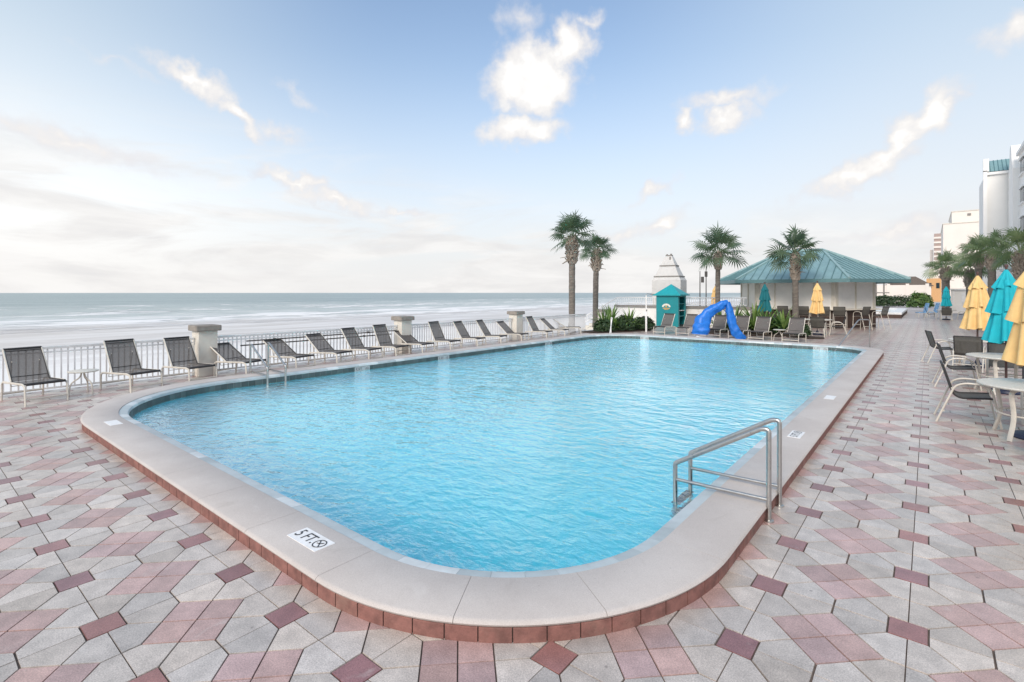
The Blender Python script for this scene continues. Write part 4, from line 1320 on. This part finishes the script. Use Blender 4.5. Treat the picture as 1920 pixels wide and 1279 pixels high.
# ================================================================== POOL LIFT under blue vinyl
def build_lift():
    t = thing('pool_lift', 'pool lift wrapped in a bright blue vinyl cover, bent like an upside-down V', 'pool lift', (-6.72, 22.62, 0), R(25))
    def drape(path, wid, name, seed, flat=0.62):
        r = random.Random(seed)
        P = [Vector(p) for p in path]
        # resample
        Q = []; W_ = []
        for i in range(len(P) - 1):
            for k in range(6):
                f = k / 6
                Q.append(P[i].lerp(P[i + 1], f)); W_.append(wid[i] + (wid[i + 1] - wid[i]) * f)
        Q.append(P[-1]); W_.append(wid[-1])
        m = MB(); N = 22; rows = []
        for i, q in enumerate(Q):
            tg = (Q[min(i + 1, len(Q) - 1)] - Q[max(i - 1, 0)]).normalized()
            B = Vector((0, 1, 0)); Nn = tg.cross(B).normalized()
            row = []
            for a in range(N):
                an = 2 * pi * a / N
                wv = 1 + 0.22 * mnoise.noise(Vector((cos(an) * 1.6, sin(an) * 1.6, i * 0.30 + seed))) + 0.06 * mnoise.noise(Vector((cos(an) * 4, sin(an) * 4, i * 0.9 + seed))) + 0.07 * sin(an * 3 + i * 0.12 + 2.0 * mnoise.noise(Vector((i * 0.2, seed, 0))))
                row.append(q + (Nn * cos(an) + B * sin(an) * flat) * W_[i] * wv)
            rows.append(row)
        m.ring(rows)
        return m.build(name, M['blue'], t, smooth=True)
    drape([(0.12, 0, 1.60), (-0.10, 0, 1.52), (-0.42, 0, 1.32), (-0.72, 0, 1.10), (-0.90, 0, 0.82), (-0.97, 0, 0.50), (-0.98, 0, 0.22)], [0.09, 0.17, 0.21, 0.23, 0.31, 0.36, 0.34], 'boom_cover', 2, 0.8)
    drape([(0.10, 0, 1.60), (0.16, 0, 1.30), (0.21, 0, 0.95), (0.29, 0, 0.60), (0.42, 0, 0.32), (0.60, 0, 0.14), (0.80, 0, 0.07)], [0.09, 0.15, 0.17, 0.18, 0.20, 0.17, 0.08], 'mast_cover', 5, 0.8)
    m = MB(); m.box((-1.10, 0.05, 0.09), (0.16, 0.3, 0.16), bev=.03); m.box((-1.02, -0.15, 0.06), (0.25, 0.12, 0.10), bev=.03); m.build('footrest', M['white_paint'], t)
    MB().lathe([(0, 0), (0.3, 0), (0.3, 0.04), (0.1, 0.06), (0, 0.06)], 16, (0.5, 0.15, 0)).build('base_plate', M['white_paint'], t)
build_lift()

# ================================================================== PALMS AND PLANTS
def make_palm(loc, h_trunk, h_boot, tr, br, crown_r, label, seed, lean=(0, 0), leafm='palm_leaf', nf=29, droop=1.0):
    r = random.Random(seed)
    t = thing('palm_tree', label, 'palm tree', loc, 0, 'cabbage palms')
    def ax(z):
        f = z / h_trunk
        return lean[0] * f * f, lean[1] * f * f
    prof = []
    rows = []
    n = 26
    for k in range(n + 1):
        z = (h_boot + 0.05) * k / n
        f = k / n
        rad = tr * (1.22 - 0.55 * min(1, f * 4)) if f < 0.12 else tr * (1.06 - 0.08 * f + 0.03 * sin(k * 2.1))
        rad = 0.9 * tr * (1 + 0.25 * max(0, 1 - f * 9) + 0.03 * sin(k * 2.7) + 0.02 * r.uniform(-1, 1))
        x, y = ax(z)
        rows.append([(x + rad * cos(2 * pi * q / 14) * (1 + .03 * sin(3 * q + k)), y + rad * sin(2 * pi * q / 14), z) for q in range(14)])
    MB().ring(rows).build('trunk', M['trunk'], t, smooth=True)
    # boots: criss-cross leaf bases round a bulge
    b = MB()
    span = h_trunk - h_boot
    core = []
    for k in range(9):
        f = k / 8; z = h_boot + span * f
        rad = tr * 0.9 + (br * 0.68 - tr * 0.9) * sin(pi * min(1, f * 1.02 + 0.05)) ** 0.7
        x, y = ax(z)
        core.append([(x + rad * cos(2 * pi * q / 12), y + rad * sin(2 * pi * q / 12), z) for q in range(12)])
    b.ring(core)
    nb = int(70 * span / 1.0 + 30)
    for i in range(nb):
        f = (i + 0.5) / nb; z = h_boot + span * f * 0.98
        a = i * 2.39996 + r.uniform(-.15, .15)
        rad = tr * 0.8 + (br * 0.70 - tr * 0.8) * sin(pi * min(1, f * 1.0 + 0.06)) ** 0.7
        x, y = ax(z)
        L = r.uniform(0.13, 0.24) * (br / 0.35); w_ = r.uniform(0.045, 0.07)
        out = Vector((cos(a), sin(a), 0)); tn = Vector((-sin(a), cos(a), 0))
        up = (Vector((0, 0, 1)) * r.uniform(.75, 1.0) + out * r.uniform(.25, .75) + tn * r.uniform(-.45, .45)).normalized()
        if r.random() < 0.05:
            up = (out + Vector((0, 0, r.uniform(-.5, .2)))).normalized(); L *= 1.5
        p = Vector((x, y, z)) + out * rad
        side = up.cross(out).normalized()
        nn = side.cross(up)
        V = [p - side * w_ - nn * .02, p + side * w_ - nn * .02, p + side * w_ + nn * .025, p - side * w_ + nn * .025]
        q = p + up * L
        V += [q - side * w_ * .6 - nn * .012, q + side * w_ * .6 - nn * .012, q + side * w_ * .6 + nn * .012, q - side * w_ * .6 + nn * .012]
        b.add(V, [(0, 1, 5, 4), (1, 2, 6, 5), (2, 3, 7, 6), (3, 0, 4, 7), (4, 5, 6, 7)])
    b.build('boots', M['boot'], t)
    # crown of fan leaves
    c = MB()
    x0, y0 = ax(h_trunk)
    hub = Vector((x0, y0, h_trunk - 0.02))
    for i in range(nf):
        f = (i + 0.5) / nf
        a = i * 2.39996 + r.uniform(-.25, .25)
        elev = R(84 - 112 * f ** 0.95 + r.uniform(-12, 12))
        out = Vector((cos(a), sin(a), 0))
        d = out * cos(elev) + Vector((0, 0, 1)) * sin(elev)
        pl = crown_r * r.uniform(0.44, 0.62)
        # petiole bends down a little
        p1 = hub + d * pl * 0.55
        d2 = (d + Vector((0, 0, -0.18 * cos(elev)))).normalized()
        p2 = p1 + d2 * pl * 0.5
        tone = r.uniform(0.0, 0.35)
        c.tube([hub + out * .05, p1, p2], [0.02, 0.015, 0.011], 4, col=(0.75,) * 3)
        side = d2.cross(Vector((0, 0, 1)))
        if side.length < 0.05:
            side = Vector((-sin(a), cos(a), 0))
        side.normalize()
        nrm = side.cross(d2).normalized()
        ro = R(r.uniform(-65, 65)) * (1 - 0.5 * max(0, d2.z))
        side, nrm = side * cos(ro) + nrm * sin(ro), nrm * cos(ro) - side * sin(ro)
        fr_ = crown_r * r.uniform(0.44, 0.57)
        ns = 17
        hl = fr_ * 0.35                        # the rib runs on into the blade
        for k in range(ns):
            u = (k / (ns - 1)) * 2 - 1
            an = u * R(128)
            s0 = p2 + d2 * hl * (1 - abs(u)) * 0.7
            dir1 = (d2 * cos(an) + side * sin(an)).normalized()
            L = fr_ * (1.0 - 0.30 * abs(u)) * r.uniform(.88, 1.08)
            cup = nrm * 0.25 * abs(u)
            m1 = s0 + (dir1 + cup * .6).normalized() * L * 0.55
            tipd = (dir1 + cup + Vector((0, 0, -0.75 * droop * r.uniform(.5, 1.3)))).normalized()
            m2 = m1 + tipd * L * 0.48
            wv = dir1.cross(nrm).normalized()
            w1 = 0.033 * (crown_r / 1.3) ; w0 = 0.012
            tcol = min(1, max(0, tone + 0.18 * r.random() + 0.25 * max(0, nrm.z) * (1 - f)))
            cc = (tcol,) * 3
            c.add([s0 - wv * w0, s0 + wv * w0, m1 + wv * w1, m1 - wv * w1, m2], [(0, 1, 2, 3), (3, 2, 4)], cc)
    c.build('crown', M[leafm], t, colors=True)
    return t
make_palm((-14.15, 22.2, 0), 4.85, 3.48, 0.18, 0.37, 1.28, 'tallest palm by the sea railing, left of the pair', 11, (-0.02, 0.05), nf=30)
make_palm((-15.66, 27.2, -0.1), 4.66, 3.42, 0.185, 0.37, 1.12, 'shorter palm of the pair by the beach stairs', 21, (0.05, 0.05), nf=28)
make_palm((-8.80, 28.3, 0), 4.15, 3.25, 0.138, 0.265, 1.36, 'palm with slender trunk behind the blue covered lift, left of the bar', 31, (0.02, 0), nf=32)
make_palm((-5.49, 30.6, 0), 4.10, 2.66, 0.168, 0.285, 1.36, 'palm standing right in front of the bar hut', 41, (-0.03, 0), leafm='palm_leaf', nf=34)
make_palm((1.30, 65.5, 0), 4.4, 3.2, 0.34, 0.5, 1.75, 'small looking far palm left of the hotel palms', 51, leafm='palm_leaf_warm', nf=27)
make_palm((2.70, 58.0, 0), 3.9, 2.5, 0.28, 0.45, 1.35, 'short hotel palm with shaggy trunk behind the yellow parasol', 56, leafm='palm_leaf_warm', nf=24)
make_palm((3.03, 54.1, 0), 5.0, 3.9, 0.24, 0.40, 1.6, 'hotel palm second from the right, left of the teal parasol', 61, leafm='palm_leaf_warm', nf=25)
make_palm((3.36, 47.9, 0), 4.75, 3.6, 0.24, 0.42, 1.55, 'thick hotel palm directly behind the bright turquoise parasol', 71, leafm='palm_leaf_warm', nf=25)
make_palm((3.80, 38.2, 0), 4.15, 2.7, 0.22, 0.38, 1.45, 'palm cut off by the right edge in front of the hotel', 81, leafm='palm_leaf_warm', nf=27)

def strap_plant(name, loc, h, spread, n, label, group, seed, leafm='leaf', w_=0.05, stem=0.0):
    r = random.Random(seed)
    t = thing(name, label, 'plant', loc, 0, group)
    m = MB()
    for i in range(n):
        a = i * 2.39996 + r.uniform(-.3, .3); f = (i + .5) / n
        el = R(82 - 62 * f + r.uniform(-8, 8)); L = h * r.uniform(.75, 1.1)
        out = Vector((cos(a), sin(a), 0)); sd = Vector((-sin(a), cos(a), 0))
        P = []; p = Vector((out.x * .03, out.y * .03, stem)); K = 6
        for k in range(K + 1):
            P.append(p.copy())
            e = el - (k / K) ** 1.6 * R(55) * (0.4 + f)
            p = p + (out * cos(e) * spread + Vector((0, 0, 1)) * sin(e)) * (L / K)
        V = []
        tone = min(1, max(0, r.uniform(0, .8)))
        ww = w_ * r.uniform(.8, 1.2)
        for k, q in enumerate(P):
            s = sin(pi * min(1, (k / K) * .8 + .18)) * (1 if k < K else .05)
            V += [q - sd * ww * s + Vector((0, 0, .02 * s)), q, q + sd * ww * s + Vector((0, 0, .02 * s))]
        F = []
        for k in range(K):
            F += [(3 * k, 3 * k + 1, 3 * k + 4, 3 * k + 3), (3 * k + 1, 3 * k + 2, 3 * k + 5, 3 * k + 4)]
        m.add(V, F, (tone,) * 3)
    m.build('leaves', M[leafm], t, smooth=False, colors=True)
    st = MB(); st.tube([(0, 0, 0), (0.01, 0, max(0.08, stem + .05))], [0.05, 0.035], 7); st.build('stem', M['stem'], t, smooth=True)
    return t
def shrub(name, loc, rx, ry, h, n, label, group, seed, leafm='leaf_dark', ls=0.055, cat='shrub'):
    r = random.Random(seed)
    t = thing(name, label, cat, loc, 0, group)
    m = MB()
    for i in range(n):
        # clumps on an uneven dome
        a = r.uniform(0, 2 * pi); z = r.random() ** .8
        rad = sqrt(max(0, 1 - z * z * .9)) * (r.random() ** .35)
        k = 1 + .28 * mnoise.noise(Vector((cos(a) * 2 + seed, sin(a) * 2, z * 3)))
        p = Vector((rx * rad * cos(a) * k, ry * rad * sin(a) * k, 0.06 + h * z * k * (0.6 + .4 * r.random() ** .5)))
        n_ = Vector((p.x / rx + r.uniform(-.8, .8), p.y / ry + r.uniform(-.8, .8), p.z / h + r.uniform(-.5, .9))).normalized()
        u_ = n_.orthogonal().normalized(); v_ = n_.cross(u_)
        an = r.uniform(0, 6.28); uu = u_ * cos(an) + v_ * sin(an); vv = n_.cross(uu)
        s = ls * r.uniform(.6, 1.4)
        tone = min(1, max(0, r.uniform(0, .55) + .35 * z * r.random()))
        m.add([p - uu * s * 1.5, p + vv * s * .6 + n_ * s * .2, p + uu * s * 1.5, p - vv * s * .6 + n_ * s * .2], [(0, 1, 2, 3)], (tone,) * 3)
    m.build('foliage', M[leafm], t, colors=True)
    st = MB()
    for k in range(5):
        a = 1.26 * k
        st.tube([(0.04 * cos(a), 0.04 * sin(a), 0), (rx * .45 * cos(a), ry * .45 * sin(a), h * .6)], [0.02, 0.01], 5)
    st.build('stem', M['stem'], t)
    return t
def bed(name, poly, label):
    m = MB(); m.prism(poly, 0.006, 0.05)
    return struct(m.build(name, M['mulch']))
bed('plant_bed', [(-13.6, 22.1), (-12.6, 22.05), (-11.5, 24.6), (-11.6, 26.2), (-13.6, 26.4)], '')
bed('plant_bed', [(-9.2, 25.4), (-5.2, 25.2), (-5.0, 27.2), (-9.4, 28.8)], '')
G1 = 'strap leaved plants at the foot of the palms'
strap_plant('strap_leaf_plant', (-12.95, 23.4, 0.04), 1.15, 1.0, 30, 'bright green strap leaved plant right of the tall palm trunk', G1, 1, stem=.12)
strap_plant('strap_leaf_plant', (-13.2, 24.6, 0.04), 1.35, 0.9, 28, 'upright strap leaved plant behind the bright one, before the second palm', G1, 2, stem=.25)
strap_plant('strap_leaf_plant', (-12.55, 23.75, 0.04), 0.7, 1.1, 24, 'low strap leaved plant behind the white pool handrail', G1, 3, stem=.1)
strap_plant('strap_leaf_plant', (-12.0, 24.4, 0.04), 1.1, 0.9, 26, 'yellow green strap leaved plant between the dark shrubs and the white wall', G1, 4, stem=.2)
G2 = 'dark shrubs by the far left pool corner'
shrub('dark_shrub', (-12.75, 23.0, 0.03), 0.55, 0.55, 0.55, 1500, 'low dark shrub beneath the strap leaved plants', G2, 5)
shrub('dark_shrub', (-12.25, 24.3, 0.03), 0.7, 0.7, 0.70, 2000, 'largest dark shrub right of the white pool handrail', G2, 6)
shrub('dark_shrub', (-11.75, 25.5, 0.03), 0.6, 0.6, 0.62, 1600, 'dark shrub next to the shower post', G2, 7)
G3 = 'leafy plants in the bed before the bar'
for i, (x, y, h, l) in enumerate([(-8.1, 26.4, 1.4, 'leftmost leafy plant behind the blue covered lift'), (-7.3, 26.1, 1.5, 'leafy plant right of the blue cover, left in the bar bed'), (-6.5, 26.5, 1.65, 'tall leafy plant left of the dark teal parasol'),
                                 (-5.9, 26.0, 1.4, 'leafy plant in front of the dark teal parasol'), (-5.3, 26.6, 1.25, 'rightmost leafy plant of the bar bed, near the palm')]):
    strap_plant('leafy_plant', (x, y, 0.04), h, .85, 30, l, G3, 20 + i, w_=0.06, stem=.15)
shrub('dark_shrub', (-7.5, 26.8, 0.03), 0.9, 0.7, 0.75, 2400, 'wide dark shrub filling the bed behind the far loungers', 'dark shrubs of the bar bed', 30)
shrub('dark_shrub', (-6.1, 27.1, 0.03), 0.8, 0.6, 0.70, 2000, 'dark shrub under the dark teal parasol', 'dark shrubs of the bar bed', 31)
bed('mulch_ring', [(-4.25 + 0.75 * cos(a / 12 * 2 * pi), 25.75 + 0.6 * sin(a / 12 * 2 * pi)) for a in range(12)], '')
shrub('clipped_shrub', (-4.35, 25.8, 0.05), 0.36, 0.36, 0.50, 1800, 'round clipped shrub in a mulch ring near the far loungers', None, 33, ls=.035)
def shrub_far(loc, rx, ry, h, n, label, seed, leafm='leaf_dark', ls=.12):
    shrub('hedge', loc, rx, ry, h, n, label, 'low hedges beyond the bar', seed, leafm, ls, 'hedge')
shrub_far((3.4, 53.0, 0), 1.2, 5.0, 1.5, 4200, 'dark hedge wedge behind the closed yellow parasol', 40)
shrub_far((-4.5, 92.0, 0), 4.2, 1.2, 1.5, 2200, 'low clipped hedge beyond the raised white pool', 41)
shrub_far((-0.9, 88.0, 0), 1.5, 1.2, 1.9, 1400, 'yellow green bush at the end of the far walkway', 42, 'leaf', .14)

# ================================================================== RIGHT BACKGROUND
def kid_pool():
    t = thing('raised_pool', 'raised white rimmed wading pool beyond the bar', 'wading pool', (0, 0, 0))
    m = MB(); x0, x1, y0, y1 = -8.5, -1.62, 50.1, 64.5
    for bx in ((x0 + .4, (y0 + y1) / 2, .8, y1 - y0), (x1 - .4, (y0 + y1) / 2, .8, y1 - y0), ((x0 + x1) / 2, y0 + .4, x1 - x0 - 1.6, .8), ((x0 + x1) / 2, y1 - .4, x1 - x0 - 1.6, .8)):
        m.box((bx[0], bx[1], 0.36), (bx[2], bx[3], 0.16), bev=.02)
    m.build('rim', M['sign_white'], t)
    m = MB(); m.box(((x0 + x1) / 2, (y0 + y1) / 2, 0.13), (x1 - x0 - .06, y1 - y0 - .06, 0.26)); m.build('kerb', M['mortar'], t)
    m = MB(); m.box(((x0 + x1) / 2, (y0 + y1) / 2, 0.30), (x1 - x0 - 1.7, y1 - y0 - 1.7, 0.05)); m.build('water', M['pale_water'], t)
M['pale_water'] = mat('pale_water', (0.55, 0.68, 0.76), 0.15, var=0.2, scale=3, bump=.3, bscale=4)
kid_pool()
def enclosure():
    t = thing('white_enclosure', 'white panelled wall with a blank white board by the hotel palms', 'wall', (1.7, 66.5, 0))
    MB().box((2.9, 0, 1.12), (5.8, 0.2, 2.24)).build('wall', M['hotel_panel'], t)
    MB().box((2.9, -0.05, 2.32), (5.9, 0.4, 0.16)).build('top_rail', M['sign_white'], t)
    MB().box((2.9, -0.12, 0.45), (5.8, 0.12, 0.9)).build('plinth', M['white_wall'], t)
    for k in range(4):
        MB().box((0.2 + k * 1.5, -0.13, 1.55), (0.14, 0.1, 1.3)).build('panel_post', M['sign_white'], t)
    MB().box((1.15, -0.16, 1.5), (0.72, 0.05, 0.95)).build('board', M['sign_white'], t)
enclosure()
def hotel():
    t = thing('hotel', 'white hotel with green roof edge and rounded pilaster at the right of the photo', 'hotel', (7.65, 81.8, 0))
    H = 16.9
    MB().box((7.2, -30.9, H / 2), (14.4, 61.8, H)).build('room_wing', M['hotel'], t)
    MB().box((1.0, 5.0, 8.0), (6.9, 9.9, 16.0)).build('end_bay', M['hotel_panel'], t)
    for x, w_ in ((-2.5, 0.34), (-0.12, 0.30)):
        MB().box((x, 0.0, 8.15), (w_, 0.5, 16.3)).build('corner_strip', M['hotel'], t)
    MB().box((-1.3, 0.0, 15.95), (2.3, 0.4, 0.3)).build('cornice', M['hotel'], t)
    MB().box((-2.42, 0.1, 16.95), (0.5, 0.7, 1.5)).build('parapet', M['hotel'], t)
    r = MB(); r.add([(-2.2, -0.2, 16.15), (1.0, -0.2, 16.15), (1.0, 1.6, 17.75), (-2.2, 1.6, 17.75), (-2.2, 9, 16.15), (1.0, 9, 16.15)], [(0, 1, 2, 3), (3, 2, 5, 4), (0, 3, 4), (1, 5, 2)])
    ro = r.build('roof', M['roof'], t)
    m = MB()
    for k in range(8):
        x = -2.05 + k * 0.36
        m.tube([(x, -0.2, 16.18), (x, 1.6, 17.78)], 0.035, 4)
    m.build('roof_seams', M['roof_trim'], ro)
    # tall pilaster with a stepped round top
    y0, y1 = -4.1, -0.35
    yc = (y0 + y1) / 2
    prof = [(y0, 0), (y1, 0), (y1, 15.6), (y1 - .5, 16.1), (yc + .95, 16.9)] + [(yc + 0.85 * cos(a * pi / 8), 17.6 + 0.85 * sin(a * pi / 8)) for a in range(9)] + [(yc - .95, 16.9), (y0 + .5, 16.1), (y0, 15.6)]
    n = len(prof); p = MB()
    p.add([(-0.55, y, z) for y, z in prof] + [(0.3, y, z) for y, z in prof], [tuple(reversed(range(n))), tuple(range(n, 2 * n))] + [(i, (i + 1) % n, n + (i + 1) % n, n + i) for i in range(n)])
    p.build('pilaster', M['hotel'], t)
    MB().box((-0.05, -30, H + 0.1), (0.5, 52, 0.35)).build('eave', M['hotel'], t)
    w0 = None
    for fl_ in range(5):
        for k in range(7):
            if w0 is None:
                w0 = MB().box((-0.01, 0, 0), (0.10, 2.8, 1.55)).build('window', M['glass'], t)
                MB().box((-0.08, 0, 0.86), (0.22, 3.0, 0.14)).build('lintel', M['hotel'], w0)
                MB().box((-0.08, 0, -0.86), (0.26, 3.0, 0.14)).build('sill', M['hotel'], w0)
                o = w0
            else:
                o = w0.copy(); COL.objects.link(o); o.parent = t
                for ch in w0.children:
                    c = ch.copy(); COL.objects.link(c); c.parent = o
            o.location = (0, -6.4 - k * 5.2, 3.0 + fl_ * 3.07)
    m = MB(); m.add([(-1.9, -26, 4.4), (-1.9, -8, 4.4), (-0.06, -8, 5.4), (-0.06, -26, 5.4), (-1.9, -26, 4.2), (-1.9, -8, 4.2), (-0.06, -8, 4.2), (-0.06, -26, 4.2)], [(3, 2, 1, 0), (0, 1, 5, 4), (4, 5, 6, 7), (0, 4, 7, 3), (1, 2, 6, 5)])
    m.build('canopy', M['roof'], t)
hotel()
def beige_hotel():
    t = thing('beige_hotel', 'plain beige stepped building behind the white hotel', 'building', (0, 250, 0))
    MB().box((13, 20, 13.8), (17.6, 40, 27.6)).build('lower_block', M['beige'], t)
    MB().box((15.2, 22, 30.1), (16.8, 34, 4.9)).build('upper_block', M['beige'], t)
    MB().box((13, 20, 27.75), (18.0, 40.4, 0.28)).build('parapet', M['stucco'], t)
    MB().box((15.2, 22, 32.65), (17.2, 34.4, 0.3)).build('upper_parapet', M['stucco'], t)
    MB().box((11.7, 4.9, 31.2), (1.0, 0.3, 0.8)).build('vent', M['grey_band'], t)
beige_hotel()
def brown_tower():
    t = thing('brown_tower', 'distant brown and cream apartment tower left of the beige building', 'tower block', (4.6, 400, 0))
    MB().box((0, 0, 18.5), (4.2, 14, 37)).build('shaft', M['brown'], t)
    f0 = None
    for k in range(13):
        if f0 is None:
            f0 = MB().box((0, -7.2, 0), (4.6, 0.5, 1.1)).build('balcony', M['beige'], t); o = f0
        else:
            o = f0.copy(); COL.objects.link(o); o.parent = t
        o.location = (0, 0, 1.5 + k * 2.75)
    MB().box((-3.2, 4, 14), (1.6, 8, 28)).build('stair_shaft', M['beige'], t)
brown_tower()
def far_bits():
    t = thing('garden_wall', 'long low cream wall far beyond the bar', 'wall', (-7.6, 118, 0))
    MB().box((3.2, 0, 1.7), (8.8, 0.4, 3.4)).build('wall', M['beige'], t)
    for k in range(4):
        MB().box((-1.0 + k * 2.8, -0.05, 1.8), (0.5, 0.6, 3.7)).build('pier', M['beige'], t)
    t = thing('beach_pavilion', 'low open pavilion with dark brown roof far beyond the bar', 'pavilion', (-3.2, 128, 0))
    m = MB(); m.add([(-4, -3, 3.3), (4, -3, 3.3), (4, 3, 3.3), (-4, 3, 3.3), (-0.5, 0, 5.2), (1.2, 0, 5.2)], [(0, 1, 5, 4), (1, 2, 5), (2, 3, 4, 5), (3, 0, 4), (3, 2, 1, 0)]); m.build('roof', M['thatch'], t)
    for x in (-3.4, 0, 3.4):
        for y in (-2.6, 2.6):
            MB().box((x, y, 1.65), (0.35, 0.35, 3.3)).build('post', M['beige'], t)
    t = thing('orange_building', 'small orange and yellow building beside the far palm', 'building', (0.9, 150, 0))
    MB().box((0, 0, 2.6), (2.6, 3, 5.2)).build('wall', M['orange'], t)
    MB().box((0, 0, 6.3), (1.6, 2.0, 2.2)).build('upper_storey', M['post'], t)
    for x in (-0.7, 0.7):
        MB().box((x, -1.53, 3.6), (0.6, 0.1, 1.2)).build('window', M['glass'], t)
    t = thing('gazebo', 'white open gazebo posts right of the bar roof', 'gazebo', (-6.0, 100, 0))
    for x in (-0.5, 0.5):
        MB().box((x, 0, 1.9), (0.22, 0.22, 3.8)).build('post', M['grey_band'], t)
    MB().box((0, 0, 2.0), (2.4, 0.5, 0.18)).build('shelf', M['grey_band'], t)
    MB().box((0, 0, 0.9), (2.0, 0.5, 0.2)).build('bench', M['sign_white'], t)
    for i, (x, y, l) in enumerate([(-0.45, 52.5, 'blue patterned towel draped on a chair at the far end of the deck'), (0.2, 54.0, 'pale blue towel draped on a chair left of the far turquoise parasol')]):
        t = thing('towel_chair', l, 'chair', (x, y, 0), R(200), 'chairs with towels far along the deck')
        m = MB(); m.box((0, 0, .42), (.6, .6, .06)); m.build('seat', M['towel'], t)
        MB().box((-.32, 0, .78), (.06, .62, .8), ry=R(-14), bev=.02).build('draped_back', M['towel'], t)
        for x_ in (-.27, .27):
            for y_ in (-.27, .27):
                MB().box((x_, y_, .2), (.04, .04, .4)).build('leg', M['frame'], t)
far_bits()
